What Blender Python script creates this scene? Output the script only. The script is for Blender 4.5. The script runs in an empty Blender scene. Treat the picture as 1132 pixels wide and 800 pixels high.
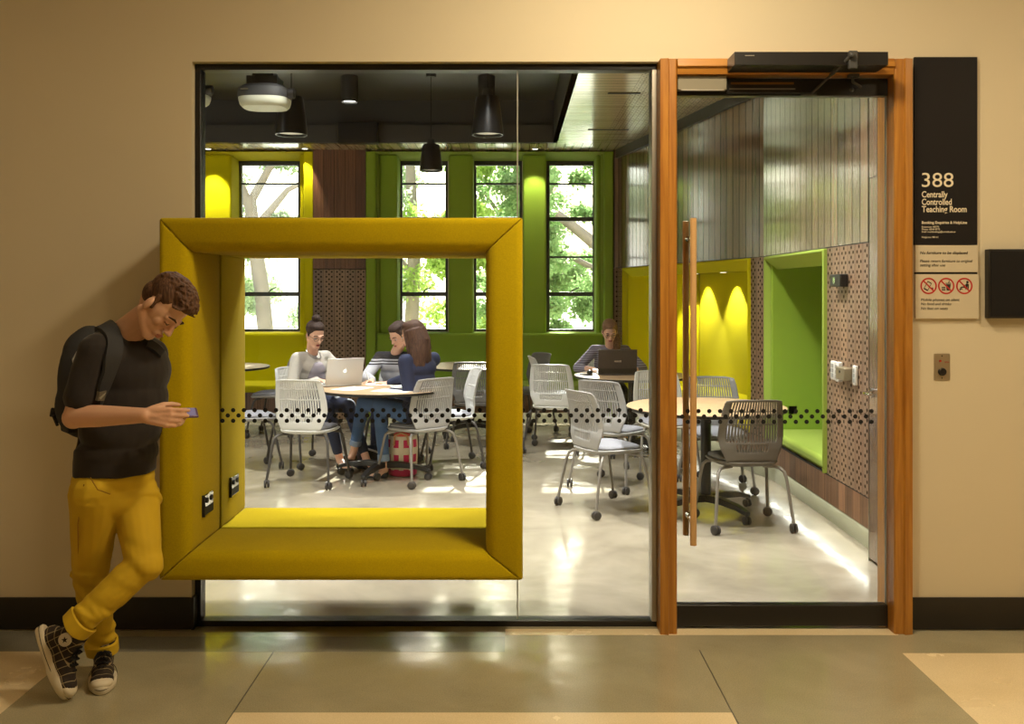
import bpy, bmesh, math, random
import numpy as np
from mathutils import Vector, Matrix, noise
random.seed(7)
SC = bpy.context.scene
COL = SC.collection
PI = math.pi
F, CX, HY = 1050.0, 566.0, 322.0
CAMY, EYE = -4.24, 1.51

def W(px, py, D):
    """point at depth D in front of the lens seen at px, py of the photo"""
    return Vector(((px - CX) * D / F, D + CAMY, EYE - (py - HY) * D / F))
def XD(px, D): return (px - CX) * D / F
def ZD(py, D): return EYE - (py - HY) * D / F
def YD(D): return D + CAMY

# ------------------------------------------------------------------ objects
WORLD = set()
def tag(o, label=None, cat=None, group=None, kind=None):
    if label: o['label'] = label
    if cat: o['category'] = cat
    if group: o['group'] = group
    if kind: o['kind'] = kind
    return o
def thing(name, label, cat, loc=(0, 0, 0), rz=0.0, group=None, world=False):
    o = bpy.data.objects.new(name, None); COL.objects.link(o)
    o.empty_display_size = 0.1
    o.location = loc; o.rotation_euler = (0, 0, rz)
    if world: WORLD.add(o.name)
    return tag(o, label, cat, group)
def link(o, parent):
    COL.objects.link(o)
    if parent is not None:
        o.parent = parent
        if parent.name in WORLD:
            o.location = -Vector(parent.location)
            if o.type == 'MESH': WORLD_CH[o.name] = Vector((0, 0, 0))
        elif parent.name in WORLD_CH:
            pass
    return o
WORLD_CH = {}
def copy_tree(o, parent=None):
    c = o.copy(); COL.objects.link(c)
    if parent is not None: c.parent = parent
    for ch in o.children: copy_tree(ch, c)
    return c

class MB:
    def __init__(s): s.v = []; s.f = []; s.uv = None
    def add(s, vs, fs):
        b = len(s.v); s.v += [Vector(v) for v in vs]; s.f += [tuple(b + i for i in f) for f in fs]
    def box(s, x0, x1, y0, y1, z0, z1):
        s.add([(x0,y0,z0),(x1,y0,z0),(x1,y1,z0),(x0,y1,z0),(x0,y0,z1),(x1,y0,z1),(x1,y1,z1),(x0,y1,z1)],
              [(0,3,2,1),(4,5,6,7),(0,1,5,4),(1,2,6,5),(2,3,7,6),(3,0,4,7)]); return s
    def obox(s, c, size, R):
        c = Vector(c); hx, hy, hz = [k/2 for k in size]
        vs = [c + R @ Vector((a*hx, b*hy, d*hz)) for a, b, d in
              [(-1,-1,-1),(1,-1,-1),(1,1,-1),(-1,1,-1),(-1,-1,1),(1,-1,1),(1,1,1),(-1,1,1)]]
        s.add(vs, [(0,3,2,1),(4,5,6,7),(0,1,5,4),(1,2,6,5),(2,3,7,6),(3,0,4,7)]); return s
    def tube(s, pts, r, n=8, caps=True):
        pts = [Vector(p) for p in pts]
        rs = r if isinstance(r, (list, tuple)) else [r]*len(pts)
        b = len(s.v); up = None
        for i, p in enumerate(pts):
            t = (pts[min(i+1, len(pts)-1)] - pts[max(i-1, 0)]).normalized()
            if up is None:
                up = Vector((0,0,1)) if abs(t.z) < .9 else Vector((1,0,0))
            a = t.cross(up).normalized(); c = a.cross(t).normalized(); up = c
            for k in range(n):
                q = 2*PI*k/n
                s.v.append(p + (a*math.cos(q) + c*math.sin(q))*rs[i])
        for i in range(len(pts)-1):
            for k in range(n):
                k2 = (k+1) % n
                s.f.append((b+i*n+k, b+(i+1)*n+k, b+(i+1)*n+k2, b+i*n+k2))
        if caps:
            s.f.append(tuple(b+k for k in range(n)))
            e = b+(len(pts)-1)*n
            s.f.append(tuple(e+k for k in range(n-1, -1, -1)))
        return s
    def cyl(s, p0, p1, r0, r1=None, n=24):
        return s.tube([p0, p1], [r0, r0 if r1 is None else r1], n)
    def lathe(s, prof, c=(0,0,0), n=32, R=None):
        c = Vector(c); R = R or Matrix.Identity(3); b = len(s.v); m = len(prof)
        for r, z in prof:
            for k in range(n):
                q = 2*PI*k/n
                s.v.append(c + R @ Vector((r*math.cos(q), r*math.sin(q), z)))
        for i in range(m-1):
            for k in range(n):
                k2 = (k+1) % n
                s.f.append((b+i*n+k, b+i*n+k2, b+(i+1)*n+k2, b+(i+1)*n+k))
        if prof[0][0] > 1e-6: s.f.append(tuple(b+k for k in range(n-1,-1,-1)))
        if prof[-1][0] > 1e-6: s.f.append(tuple(b+(m-1)*n+k for k in range(n)))
        return s
    def ell(s, c, r, R=None, nu=16, nv=10):
        c = Vector(c); R = R or Matrix.Identity(3)
        if not isinstance(r, (tuple, list)): r = (r, r, r)
        b = len(s.v)
        s.v.append(c + R @ Vector((0,0,-r[2])))
        for i in range(1, nv):
            a = -PI/2 + PI*i/nv
            for k in range(nu):
                q = 2*PI*k/nu
                s.v.append(c + R @ Vector((r[0]*math.cos(a)*math.cos(q), r[1]*math.cos(a)*math.sin(q), r[2]*math.sin(a))))
        s.v.append(c + R @ Vector((0,0,r[2]))); top = len(s.v)-1
        for k in range(nu):
            k2 = (k+1) % nu
            s.f.append((b, b+1+k2, b+1+k))
            s.f.append((top, b+1+(nv-2)*nu+k, b+1+(nv-2)*nu+k2))
        for i in range(nv-2):
            for k in range(nu):
                k2 = (k+1) % nu
                s.f.append((b+1+i*nu+k, b+1+i*nu+k2, b+1+(i+1)*nu+k2, b+1+(i+1)*nu+k))
        return s
    def cap(s, p0, r0, p1, r1, n=12):
        """round-ended tapering limb"""
        p0, p1 = Vector(p0), Vector(p1)
        d = p1-p0
        if d.length < 1e-6: return s.ell(p0, r0)
        s.tube([p0, p1], [r0, r1], n)
        s.ell(p0, r0*.999, nu=12, nv=8); s.ell(p1, r1*.999, nu=12, nv=8)
        return s
    def prism(s, poly, d):
        """poly: 3-D points of one planar outline, d: extrusion vector"""
        poly = [Vector(p) for p in poly]; d = Vector(d); n = len(poly)
        s.add(poly + [p+d for p in poly], [tuple(range(n-1,-1,-1)), tuple(range(n, 2*n))] + [(i,(i+1)%n,n+(i+1)%n,n+i) for i in range(n)])
        return s
    def slab(s, rings, R=None, c=(0,0,0)):
        """stack of closed rings (equal counts) with end caps"""
        c = Vector(c); R = R or Matrix.Identity(3); b = len(s.v); n = len(rings[0]); m = len(rings)
        for rg in rings: s.v += [c + R @ Vector(p) for p in rg]
        for i in range(m-1):
            for k in range(n):
                k2 = (k+1) % n
                s.f.append((b+i*n+k, b+i*n+k2, b+(i+1)*n+k2, b+(i+1)*n+k))
        s.f.append(tuple(b+k for k in range(n-1,-1,-1))); s.f.append(tuple(b+(m-1)*n+k for k in range(n)))
        return s
    def ribbon(s, pts, nrm, w, t=.004):
        """flat strap following pts, nrm: surface normals"""
        pts = [Vector(p) for p in pts]; rings = []
        for i, p in enumerate(pts):
            tt = (pts[min(i+1,len(pts)-1)] - pts[max(i-1,0)]).normalized()
            nn = Vector(nrm[i] if isinstance(nrm, list) else nrm)
            nn = (nn - tt*nn.dot(tt)).normalized(); sd = tt.cross(nn)
            ww = w[i] if isinstance(w, list) else w
            rings.append([p+sd*ww/2-nn*t/2, p+sd*ww/2+nn*t/2, p-sd*ww/2+nn*t/2, p-sd*ww/2-nn*t/2])
        return s.slab(rings)
    def mesh(s, name, smooth=None):
        me = bpy.data.meshes.new(name)
        me.from_pydata([tuple(v) for v in s.v], [], s.f); me.update()
        bm = bmesh.new(); bm.from_mesh(me); bmesh.ops.recalc_face_normals(bm, faces=bm.faces); bm.to_mesh(me); bm.free()
        if s.uv:
            l = me.uv_layers.new(name='UVMap')
            for lp in me.loops:
                l.data[lp.index].uv = s.uv(me.vertices[lp.vertex_index].co)
        if smooth is not None:
            me.shade_smooth()
            me.set_sharp_from_angle(angle=math.radians(smooth))
        return me
    def build(s, name, mat, parent=None, smooth=35, bevel=None, seg=2, solid=None, sub=0):
        me = s.mesh(name, smooth)
        for m in (mat if isinstance(mat, list) else [mat]): me.materials.append(m)
        o = bpy.data.objects.new(name, me)
        link(o, parent)
        if solid:
            md = o.modifiers.new('solid', 'SOLIDIFY'); md.thickness = solid; md.offset = 0
        if bevel:
            md = o.modifiers.new('bevel', 'BEVEL'); md.width = bevel; md.segments = seg; md.limit_method = 'ANGLE'; md.angle_limit = math.radians(40)
            md.harden_normals = False
        if sub:
            md = o.modifiers.new('sub', 'SUBSURF'); md.levels = sub; md.render_levels = sub
        return o

def struct(o): o['kind'] = 'structure'; return o

def blob(name, mb, mat, parent=None, voxel=.006, smooth=6, factor=.5):
    """fuse overlapping closed shapes into ONE continuous skin"""
    me = mb.mesh(name + '_src')
    o = bpy.data.objects.new(name, me); COL.objects.link(o)
    md = o.modifiers.new('r', 'REMESH'); md.mode = 'VOXEL'; md.voxel_size = voxel; md.use_smooth_shade = True
    if smooth:
        ms = o.modifiers.new('s', 'SMOOTH'); ms.factor = factor; ms.iterations = smooth
    dg = bpy.context.evaluated_depsgraph_get()
    nm = bpy.data.meshes.new_from_object(o.evaluated_get(dg))
    nm.name = name
    o.modifiers.clear(); o.data = nm; bpy.data.meshes.remove(me)
    nm.materials.clear(); nm.materials.append(mat)
    nm.shade_smooth()
    COL.objects.unlink(o); link(o, parent)
    return o

# ------------------------------------------------------------------ materials
def nt(name):
    m = bpy.data.materials.new(name); m.use_nodes = True
    n = m.node_tree.nodes; l = m.node_tree.links
    p = n['Principled BSDF']
    return m, n, l, p
def rgb(r, g, b):
    f = lambda c: (c/255/12.92) if c/255 <= .04045 else ((c/255+.055)/1.055)**2.4
    return (f(r), f(g), f(b), 1)
def mat(name, col, rough=.5, metal=0, bump=0, bscale=200, var=0, vscale=8, spec=.5, sheen=0, coat=0, emit=None, es=1, trans=0):
    m, n, l, p = nt(name)
    p.inputs['Base Color'].default_value = col
    p.inputs['Roughness'].default_value = rough
    p.inputs['Metallic'].default_value = metal
    p.inputs['Specular IOR Level'].default_value = spec
    p.inputs['Sheen Weight'].default_value = sheen
    p.inputs['Coat Weight'].default_value = coat
    if emit: p.inputs['Emission Color'].default_value = emit; p.inputs['Emission Strength'].default_value = es
    tc = n.new('ShaderNodeTexCoord')
    if var:
        no = n.new('ShaderNodeTexNoise'); no.inputs['Scale'].default_value = vscale; no.inputs['Detail'].default_value = 5
        l.new(tc.outputs['Object'], no.inputs['Vector'])
        mx = n.new('ShaderNodeMix'); mx.data_type = 'RGBA'
        mx.inputs[6].default_value = tuple(c*(1-var) for c in col[:3]) + (1,)
        mx.inputs[7].default_value = tuple(min(1, c*(1+var)) for c in col[:3]) + (1,)
        l.new(no.outputs['Fac'], mx.inputs[0]); l.new(mx.outputs[2], p.inputs['Base Color'])
    if bump:
        no = n.new('ShaderNodeTexNoise'); no.inputs['Scale'].default_value = bscale; no.inputs['Detail'].default_value = 4
        l.new(tc.outputs['Object'], no.inputs['Vector'])
        bp = n.new('ShaderNodeBump'); bp.inputs['Strength'].default_value = bump; bp.inputs['Distance'].default_value = .002
        l.new(no.outputs['Fac'], bp.inputs['Height']); l.new(bp.outputs[0], p.inputs['Normal'])
    return m
def fabric(name, col, var=.12):
    """woollen felt: fine mottle plus weave bump"""
    m, n, l, p = nt(name)
    tc = n.new('ShaderNodeTexCoord')
    a = n.new('ShaderNodeTexNoise'); a.inputs['Scale'].default_value = 170; a.inputs['Detail'].default_value = 3
    b = n.new('ShaderNodeTexNoise'); b.inputs['Scale'].default_value = 3; b.inputs['Detail'].default_value = 3
    for q in (a, b): l.new(tc.outputs['Object'], q.inputs['Vector'])
    ad = n.new('ShaderNodeMath'); ad.operation = 'ADD'; l.new(a.outputs['Fac'], ad.inputs[0])
    sc = n.new('ShaderNodeMath'); sc.operation = 'MULTIPLY'; sc.inputs[1].default_value = .5; l.new(b.outputs['Fac'], sc.inputs[0]); l.new(sc.outputs[0], ad.inputs[1])
    mr = n.new('ShaderNodeMapRange'); mr.inputs[1].default_value = .45; mr.inputs[2].default_value = 1.05; l.new(ad.outputs[0], mr.inputs[0])
    mx = n.new('ShaderNodeMix'); mx.data_type = 'RGBA'
    mx.inputs[6].default_value = tuple(c*(1-var) for c in col[:3]) + (1,)
    mx.inputs[7].default_value = tuple(min(1, c*(1+var)) for c in col[:3]) + (1,)
    l.new(mr.outputs[0], mx.inputs[0]); l.new(mx.outputs[2], p.inputs['Base Color'])
    bp = n.new('ShaderNodeBump'); bp.inputs['Strength'].default_value = .35; bp.inputs['Distance'].default_value = .0015
    l.new(a.outputs['Fac'], bp.inputs['Height']); l.new(bp.outputs[0], p.inputs['Normal'])
    p.inputs['Roughness'].default_value = .95; p.inputs['Specular IOR Level'].default_value = .15
    p.inputs['Sheen Weight'].default_value = .03; p.inputs['Sheen Roughness'].default_value = .5
    return m
def M_(n, op, a, b=None, l=None):
    q = n.new('ShaderNodeMath'); q.operation = op
    for i, x in enumerate((a, b)):
        if x is None: continue
        if isinstance(x, (int, float)): q.inputs[i].default_value = x
        else: l.new(x, q.inputs[i])
    return q.outputs[0]
def boards(name, cols, bw=.125, rough=.3, perf=False, perf_u=None, groove=.05, coat=0, grain=.35, hole=(.0105, .058)):
    """boards running along v, width bw along u (uv in metres), optional drilled holes"""
    m, n, l, p = nt(name)
    uv = n.new('ShaderNodeUVMap'); sp = n.new('ShaderNodeSeparateXYZ'); l.new(uv.outputs[0], sp.inputs[0])
    U, V = sp.outputs[0], sp.outputs[1]
    ub = M_(n, 'DIVIDE', U, bw, l); idx = M_(n, 'FLOOR', ub, None, l); fr = M_(n, 'FRACT', ub, None, l)
    wn = n.new('ShaderNodeTexWhiteNoise'); wn.noise_dimensions = '1D'; l.new(idx, wn.inputs['W'])
    cr = n.new('ShaderNodeValToRGB'); l.new(wn.outputs['Value'], cr.inputs[0])
    e = cr.color_ramp.elements
    e[0].color = cols[0]; e[1].color = cols[-1]
    for i, c in enumerate(cols[1:-1]):
        x = e.new((i+1)/(len(cols)-1)); x.color = c
    cb = n.new('ShaderNodeCombineXYZ'); l.new(M_(n,'MULTIPLY',U,70,l), cb.inputs[0]); l.new(M_(n,'MULTIPLY',V,2.2,l), cb.inputs[1]); l.new(M_(n,'MULTIPLY',idx,7.3,l), cb.inputs[2])
    no = n.new('ShaderNodeTexNoise'); no.inputs['Scale'].default_value = 1; no.inputs['Detail'].default_value = 6; no.inputs['Distortion'].default_value = .4
    l.new(cb.outputs[0], no.inputs['Vector'])
    mr = n.new('ShaderNodeMapRange'); mr.inputs[1].default_value = .3; mr.inputs[2].default_value = .7; mr.inputs[3].default_value = 1-grain; mr.inputs[4].default_value = 1+grain
    l.new(no.outputs['Fac'], mr.inputs[0])
    g = M_(n, 'LESS_THAN', fr, groove, l)
    dark = M_(n, 'SUBTRACT', 1, M_(n, 'MULTIPLY', g, .85, l), l)
    if perf:
        r0, pt = hole
        cu = M_(n, 'MULTIPLY', M_(n, 'SUBTRACT', fr, .52, l), bw, l)        # metres from board centre
        cs = bw*.25
        k = M_(n, 'ROUND', M_(n, 'DIVIDE', cu, cs, l), None, l)
        du = M_(n, 'SUBTRACT', cu, M_(n, 'MULTIPLY', k, cs, l), l)
        off = M_(n, 'MULTIPLY', M_(n, 'ABSOLUTE', k, None, l), .5, l)
        vv = M_(n, 'ADD', M_(n, 'DIVIDE', V, pt, l), off, l)
        dv = M_(n, 'MULTIPLY', M_(n, 'SUBTRACT', M_(n, 'FRACT', vv, None, l), .5, l), pt, l)
        d = M_(n, 'SQRT', M_(n, 'ADD', M_(n,'MULTIPLY',du,du,l), M_(n,'MULTIPLY',dv,dv,l), l), None, l)
        h = M_(n, 'LESS_THAN', d, r0, l)
        h = M_(n, 'MULTIPLY', h, M_(n, 'LESS_THAN', M_(n,'ABSOLUTE',k,None,l), 1.5, l), l)
        if perf_u is not None: h = M_(n, 'MULTIPLY', h, M_(n, 'GREATER_THAN', V, perf_u, l), l)
        dark = M_(n, 'MULTIPLY', dark, M_(n, 'SUBTRACT', 1, M_(n, 'MULTIPLY', h, .93, l), l), l)
        rr = n.new('ShaderNodeMapRange'); l.new(dark, rr.inputs[0]); rr.inputs[3].default_value = .9; rr.inputs[4].default_value = rough
        l.new(rr.outputs[0], p.inputs['Roughness'])
        l.new(M_(n,'MULTIPLY',dark,.5,l), p.inputs['Specular IOR Level'])
    else: p.inputs['Roughness'].default_value = rough
    ml = M_(n, 'MULTIPLY', mr.outputs[0], dark, l)
    vm = n.new('ShaderNodeVectorMath'); vm.operation = 'SCALE'; l.new(cr.outputs[0], vm.inputs[0]); l.new(ml, vm.inputs['Scale'])
    l.new(vm.outputs[0], p.inputs['Base Color'])
    bp = n.new('ShaderNodeBump'); bp.inputs['Strength'].default_value = .6; bp.inputs['Distance'].default_value = .004
    l.new(dark, bp.inputs['Height']); l.new(bp.outputs[0], p.inputs['Normal'])
    l.new(M_(n,'MULTIPLY',dark,coat,l), p.inputs['Coat Weight']); l.new(M_(n,'MULTIPLY',dark,.5,l), p.inputs['Specular IOR Level'])
    p.inputs['Coat Roughness'].default_value = .12
    return m
def timber(name, c0, c1, scale=(40, 40, 2), rough=.35):
    """solid timber, grain along the smallest scale axis"""
    m, n, l, p = nt(name)
    tc = n.new('ShaderNodeTexCoord'); mp = n.new('ShaderNodeMapping'); mp.inputs['Scale'].default_value = scale
    l.new(tc.outputs['Object'], mp.inputs[0])
    no = n.new('ShaderNodeTexNoise'); no.inputs['Scale'].default_value = 1; no.inputs['Detail'].default_value = 7; no.inputs['Distortion'].default_value = 1.2
    l.new(mp.outputs[0], no.inputs['Vector'])
    cr = n.new('ShaderNodeValToRGB'); cr.color_ramp.elements[0].position = .32; cr.color_ramp.elements[1].position = .68
    cr.color_ramp.elements[0].color = c0; cr.color_ramp.elements[1].color = c1
    l.new(no.outputs['Fac'], cr.inputs[0]); l.new(cr.outputs[0], p.inputs['Base Color'])
    bp = n.new('ShaderNodeBump'); bp.inputs['Strength'].default_value = .15; bp.inputs['Distance'].default_value = .001
    l.new(no.outputs['Fac'], bp.inputs['Height']); l.new(bp.outputs[0], p.inputs['Normal'])
    p.inputs['Roughness'].default_value = rough
    return m
def glass_mat(name, tint=(.96, .98, .96, 1), ior=1.35):
    m = bpy.data.materials.new(name); m.use_nodes = True
    n = m.node_tree.nodes; l = m.node_tree.links; n.clear()
    o = n.new('ShaderNodeOutputMaterial'); t = n.new('ShaderNodeBsdfTransparent'); g = n.new('ShaderNodeBsdfGlossy')
    t.inputs[0].default_value = tint; g.inputs['Roughness'].default_value = 0.0
    fr = n.new('ShaderNodeFresnel'); fr.inputs[0].default_value = ior
    mx = n.new('ShaderNodeMixShader'); l.new(fr.outputs[0], mx.inputs[0]); l.new(t.outputs[0], mx.inputs[1]); l.new(g.outputs[0], mx.inputs[2])
    l.new(mx.outputs[0], o.inputs[0])
    return m
def concrete(name, c0, c1, rough=(.08, .3), scale=1.3, speck=0):
    m, n, l, p = nt(name)
    tc = n.new('ShaderNodeTexCoord')
    a = n.new('ShaderNodeTexNoise'); a.inputs['Scale'].default_value = scale; a.inputs['Detail'].default_value = 9; a.inputs['Roughness'].default_value = .6; a.inputs['Distortion'].default_value = .5
    l.new(tc.outputs['Object'], a.inputs['Vector'])
    cr = n.new('ShaderNodeValToRGB'); cr.color_ramp.elements[0].position = .35; cr.color_ramp.elements[1].position = .65
    cr.color_ramp.elements[0].color = c0; cr.color_ramp.elements[1].color = c1
    l.new(a.outputs['Fac'], cr.inputs[0])
    out = cr.outputs[0]
    if speck:
        b = n.new('ShaderNodeTexNoise'); b.inputs['Scale'].default_value = 220; b.inputs['Detail'].default_value = 2
        l.new(tc.outputs['Object'], b.inputs['Vector'])
        mr = n.new('ShaderNodeMapRange'); mr.inputs[1].default_value = .35; mr.inputs[2].default_value = .65; mr.inputs[3].default_value = 1-speck; mr.inputs[4].default_value = 1+speck
        l.new(b.outputs['Fac'], mr.inputs[0])
        vm = n.new('ShaderNodeVectorMath'); vm.operation = 'SCALE'; l.new(out, vm.inputs[0]); l.new(mr.outputs[0], vm.inputs['Scale']); out = vm.outputs[0]
    l.new(out, p.inputs['Base Color'])
    c = n.new('ShaderNodeTexNoise'); c.inputs['Scale'].default_value = 5; c.inputs['Detail'].default_value = 6
    l.new(tc.outputs['Object'], c.inputs['Vector'])
    mr = n.new('ShaderNodeMapRange'); mr.inputs[1].default_value = .35; mr.inputs[2].default_value = .65; mr.inputs[3].default_value = rough[0]; mr.inputs[4].default_value = rough[1]
    l.new(c.outputs['Fac'], mr.inputs[0]); l.new(mr.outputs[0], p.inputs['Roughness'])
    d = n.new('ShaderNodeTexNoise'); d.inputs['Scale'].default_value = 14; d.inputs['Detail'].default_value = 2
    l.new(tc.outputs['Object'], d.inputs['Vector'])
    bp = n.new('ShaderNodeBump'); bp.inputs['Strength'].default_value = .12; bp.inputs['Distance'].default_value = .004
    l.new(d.outputs['Fac'], bp.inputs['Height']); l.new(bp.outputs[0], p.inputs['Normal'])
    p.inputs['Specular IOR Level'].default_value = .6
    return m
PAINT = mat('warm_cream_paint', rgb(206, 194, 166), .75, var=.03, vscale=1.2, bump=.05, bscale=300)
BLACKVINYL = mat('black_vinyl', rgb(28, 24, 21), .35, var=.3, vscale=4)
BLACKMETAL = mat('black_metal', rgb(24, 22, 21), .35)
BLACK = mat('matt_black', rgb(20, 19, 19), .7)
CHARCOAL = mat('charcoal_paint', rgb(58, 58, 58), .6, var=.1)
GREYCEIL = mat('dark_grey_ceiling_paint', rgb(66, 64, 62), .55, var=.1, vscale=2)
YELLOW = fabric('chartreuse_felt', rgb(176, 153, 6))
YELLOW2 = fabric('chartreuse_felt_room', rgb(205, 196, 8), .08)
GREEN = fabric('leaf_green_felt', rgb(138, 166, 56), .1)
LIME = fabric('lime_felt', rgb(146, 166, 70), .08)
WALNUT = [rgb(110, 86, 68), rgb(124, 98, 78), rgb(100, 80, 66), rgb(134, 108, 84), rgb(116, 90, 68)]
WALL_BOARDS = boards('walnut_wall_boards', WALNUT, .125, .2, coat=.8, groove=.10, grain=.22)
PILLAR_BOARDS = boards('pillar_boards', [rgb(92,56,36), rgb(118,76,48), rgb(104,66,42)], .125, .45, groove=.03)
PERF_BOARDS = boards('perforated_boards', [rgb(126,98,76), rgb(146,116,90), rgb(112,90,74), rgb(156,124,94)], .125, .38, perf=True, groove=.03)
PLINTH = boards('plinth_boards', [rgb(110,78,56), rgb(134,98,72), rgb(98,72,54)], .125, .4, groove=.03)
CEIL_BOARDS = boards('ceiling_boards', [rgb(214,194,162), rgb(224,206,176), rgb(206,186,152)], .1, .2, groove=.06, coat=.8, grain=.15)
CEIL_PERF = boards('perforated_ceiling_boards', [rgb(214,194,162), rgb(224,206,176), rgb(206,186,152)], .1, .2, perf=True, groove=.06, coat=.8, grain=.15, hole=(.009, .05))
OAK = timber('honey_timber', rgb(146, 92, 28), rgb(180, 124, 48), (30, 30, 1.6), .35)
OAKX = timber('honey_timber_head', rgb(146, 92, 28), rgb(180, 124, 48), (1.6, 30, 30), .35)
HANDLEWOOD = timber('handle_timber', rgb(186, 144, 94), rgb(206, 166, 114), (60, 60, 2), .4)
TABLETOP = timber('pale_table_laminate', rgb(170, 140, 106), rgb(186, 157, 122), (3, 30, 30), .35)
ROOMFLOOR = concrete('polished_concrete', rgb(130, 121, 104), rgb(164, 154, 135), (.08, .25))
VINYL = concrete('grey_vinyl_floor', rgb(152, 144, 116), rgb(168, 159, 130), (.08, .22), 2, speck=.12)
VINYL_D = concrete('slate_vinyl_floor', rgb(122, 119, 106), rgb(138, 134, 118), (.08, .22), 2, speck=.12)
CREAMVINYL = concrete('cream_vinyl_floor', rgb(222, 202, 162), rgb(232, 213, 174), (.12, .28), 2, speck=.07)
GLASS = glass_mat('clear_glass', (.97, .985, .97, 1))
WINGLASS = glass_mat('window_glass', (.97, .99, .98, 1))
STEEL = mat('brushed_steel', rgb(170, 165, 155), .35, 1)
CHROME = mat('chrome', rgb(220, 220, 220), .08, 1)
DOT = mat('black_dot_film', rgb(10, 10, 10), .8)
SEAL = mat('clear_joint', rgb(150, 150, 140), .3)
WHITEPL = mat('white_shell_plastic', rgb(205, 204, 200), .35)
GREYPL = mat('light_grey_shell_plastic', rgb(158, 156, 154), .4)
DARKPL = mat('taupe_shell_plastic', rgb(98, 92, 84), .45)
CHARPL = mat('charcoal_shell_plastic', rgb(110, 108, 106), .45)
SEATFAB = fabric('grey_seat_fabric', rgb(140, 140, 146), .15)
LEGGREY = mat('grey_leg_enamel', rgb(130, 124, 116), .4, .3)
LEGDARK = mat('dark_leg_enamel', rgb(72, 68, 64), .4, .3)
CASTER = mat('caster_rubber', rgb(48, 44, 42), .55)
SWITCHWHITE = mat('switch_plate', rgb(215, 213, 205), .4)
BRASSBOX = mat('satin_bronze', rgb(150, 138, 112), .4, .6)
EMIT = lambda name, c, s: mat(name, (0, 0, 0, 1), .9, emit=c, es=s)
# ------------------------------------------------------------------ camera
cam = bpy.data.cameras.new('camera'); camo = bpy.data.objects.new('camera', cam); COL.objects.link(camo)
camo.location = (0, CAMY, EYE); camo.rotation_euler = (PI/2, 0, 0)
cam.sensor_width = 36; cam.lens = F*36/1132; cam.shift_y = -(400-HY)/1132; cam.clip_start = .05; cam.clip_end = 200
SC.camera = camo

# ------------------------------------------------------------------ corridor
def sbox(name, x0, x1, y0, y1, z0, z1, m, **k):
    return struct(MB().box(x0, x1, y0, y1, z0, z1).build(name, m, smooth=None, **k))
OX0, OX1, OZ = -1.4295, .652, 2.544          # glazed opening
b = MB(); b.box(-4.2, OX0, 0, .16, 0, 4.0); b.box(OX0, 1.764, 0, .16, OZ-.009, 4.0); b.box(1.764, 4.2, 0, .16, 0, 4.0)
struct(b.build('wall_front', PAINT, smooth=None))
sbox('wall_corridor_left', -4.3, -4.2, -6.2, .16, 0, 3.4, PAINT)
sbox('wall_corridor_right', 4.2, 4.3, -6.2, .16, 0, 3.4, PAINT)
sbox('wall_corridor_rear', -4.3, 4.3, -6.3, -6.2, 0, 3.4, PAINT)
sbox('ceiling_corridor', -4.3, 4.3, -6.3, 0, 3.4, 3.5, PAINT)
sbox('floor_corridor', -4.3, 4.3, -6.3, .16, -.06, 0, VINYL)
for nm, x0, x1, d0, d1, m in [('trim_1', -1.83, 1.63, 3.98, 4.155, VINYL_D), ('trim_2', -4.2, -1.83, 1.0, 3.984, CREAMVINYL), ('trim_3', 1.63, 4.2, 1.0, 3.965, CREAMVINYL),
                       ('trim_4', -1.0, .79, 1.0, 3.406, CREAMVINYL), ('trim_5', -.03, 1.70, 4.175, 4.25, CREAMVINYL), ('trim_8', -4.2, -1.83, 3.984, 4.22, VINYL_D)]:
    if nm == 'trim_1': x1 = -.03
    sbox(nm, x0, x1, YD(d0), YD(d1), 0, .0006, m)
# welded joints in the vinyl
JOINT = mat('vinyl_joint', rgb(70, 66, 54), .5)
b = MB()
for x in (-1.0, .79): b.box(x-.002, x+.002, YD(1.0), YD(4.0), 0, .0009)
struct(b.build('trim_6', JOINT, smooth=None))
# skirting
def base(name, x0, x1): 
    sbox(name, x0, x1, -.012, 0, .004, .147, BLACKVINYL, bevel=.004)
base('baseboard_left', -4.2, OX0); base('baseboard_right', 1.766, 4.2)
sbox('baseboard_return', OX0-.0, OX0+.012, -.012, .05, .004, .147, BLACKVINYL)

# ------------------------------------------------------------------ fixed glazing
GY0, GY1 = .065, .077
fr = thing('glazed_partition', 'black framed full height glass partition beside the timber door, wrapped round the yellow seat', 'glass partition', (-.39, .07, 0), world=True)
b = MB()
b.box(OX0, OX0+.026, .04, .11, 0, OZ-.009)                # left stile
b.box(OX0+.026, .652, .04, .11, OZ-.036, OZ-.009)         # head
b.box(OX0+.026, .652, .04, .11, 0, .026)                  # sill
b.build('frame', BLACKMETAL, fr, bevel=.002)
b = MB(); b.box(.628, .652, .03, .12, .026, OZ-.036); b.build('edge_channel', STEEL, fr, bevel=.003)
DOTS = []
def dots(x0, x1, y, phase=0.0):
    b = MB(); sx = .0486
    for r, z in enumerate((.972, .948, .924)):
        k0 = int(math.floor(x0/sx))-1
        for k in range(k0, k0+80):
            x = k*sx + (sx/2 if r == 1 else 0) + phase
            if x0+.012 < x < x1-.012: b.tube([(x, y, z), (x, y-.0008, z)], .0099, 14)
    return b
for x0, x1 in ((OX0+.026, .022), (.028, .628)):
    p = MB().box(x0, x1, GY0, GY1, .02, OZ-.03).build('glass_pane', GLASS, fr, smooth=None)
    dots(max(x0, -1.335), x1, GY0-.0005).build('dot_band', DOT, p, smooth=None)
MB().box(.022, .028, GY0-.001, GY1+.001, .026, OZ-.036).build('silicone_joint', SEAL, fr, smooth=None)

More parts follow.
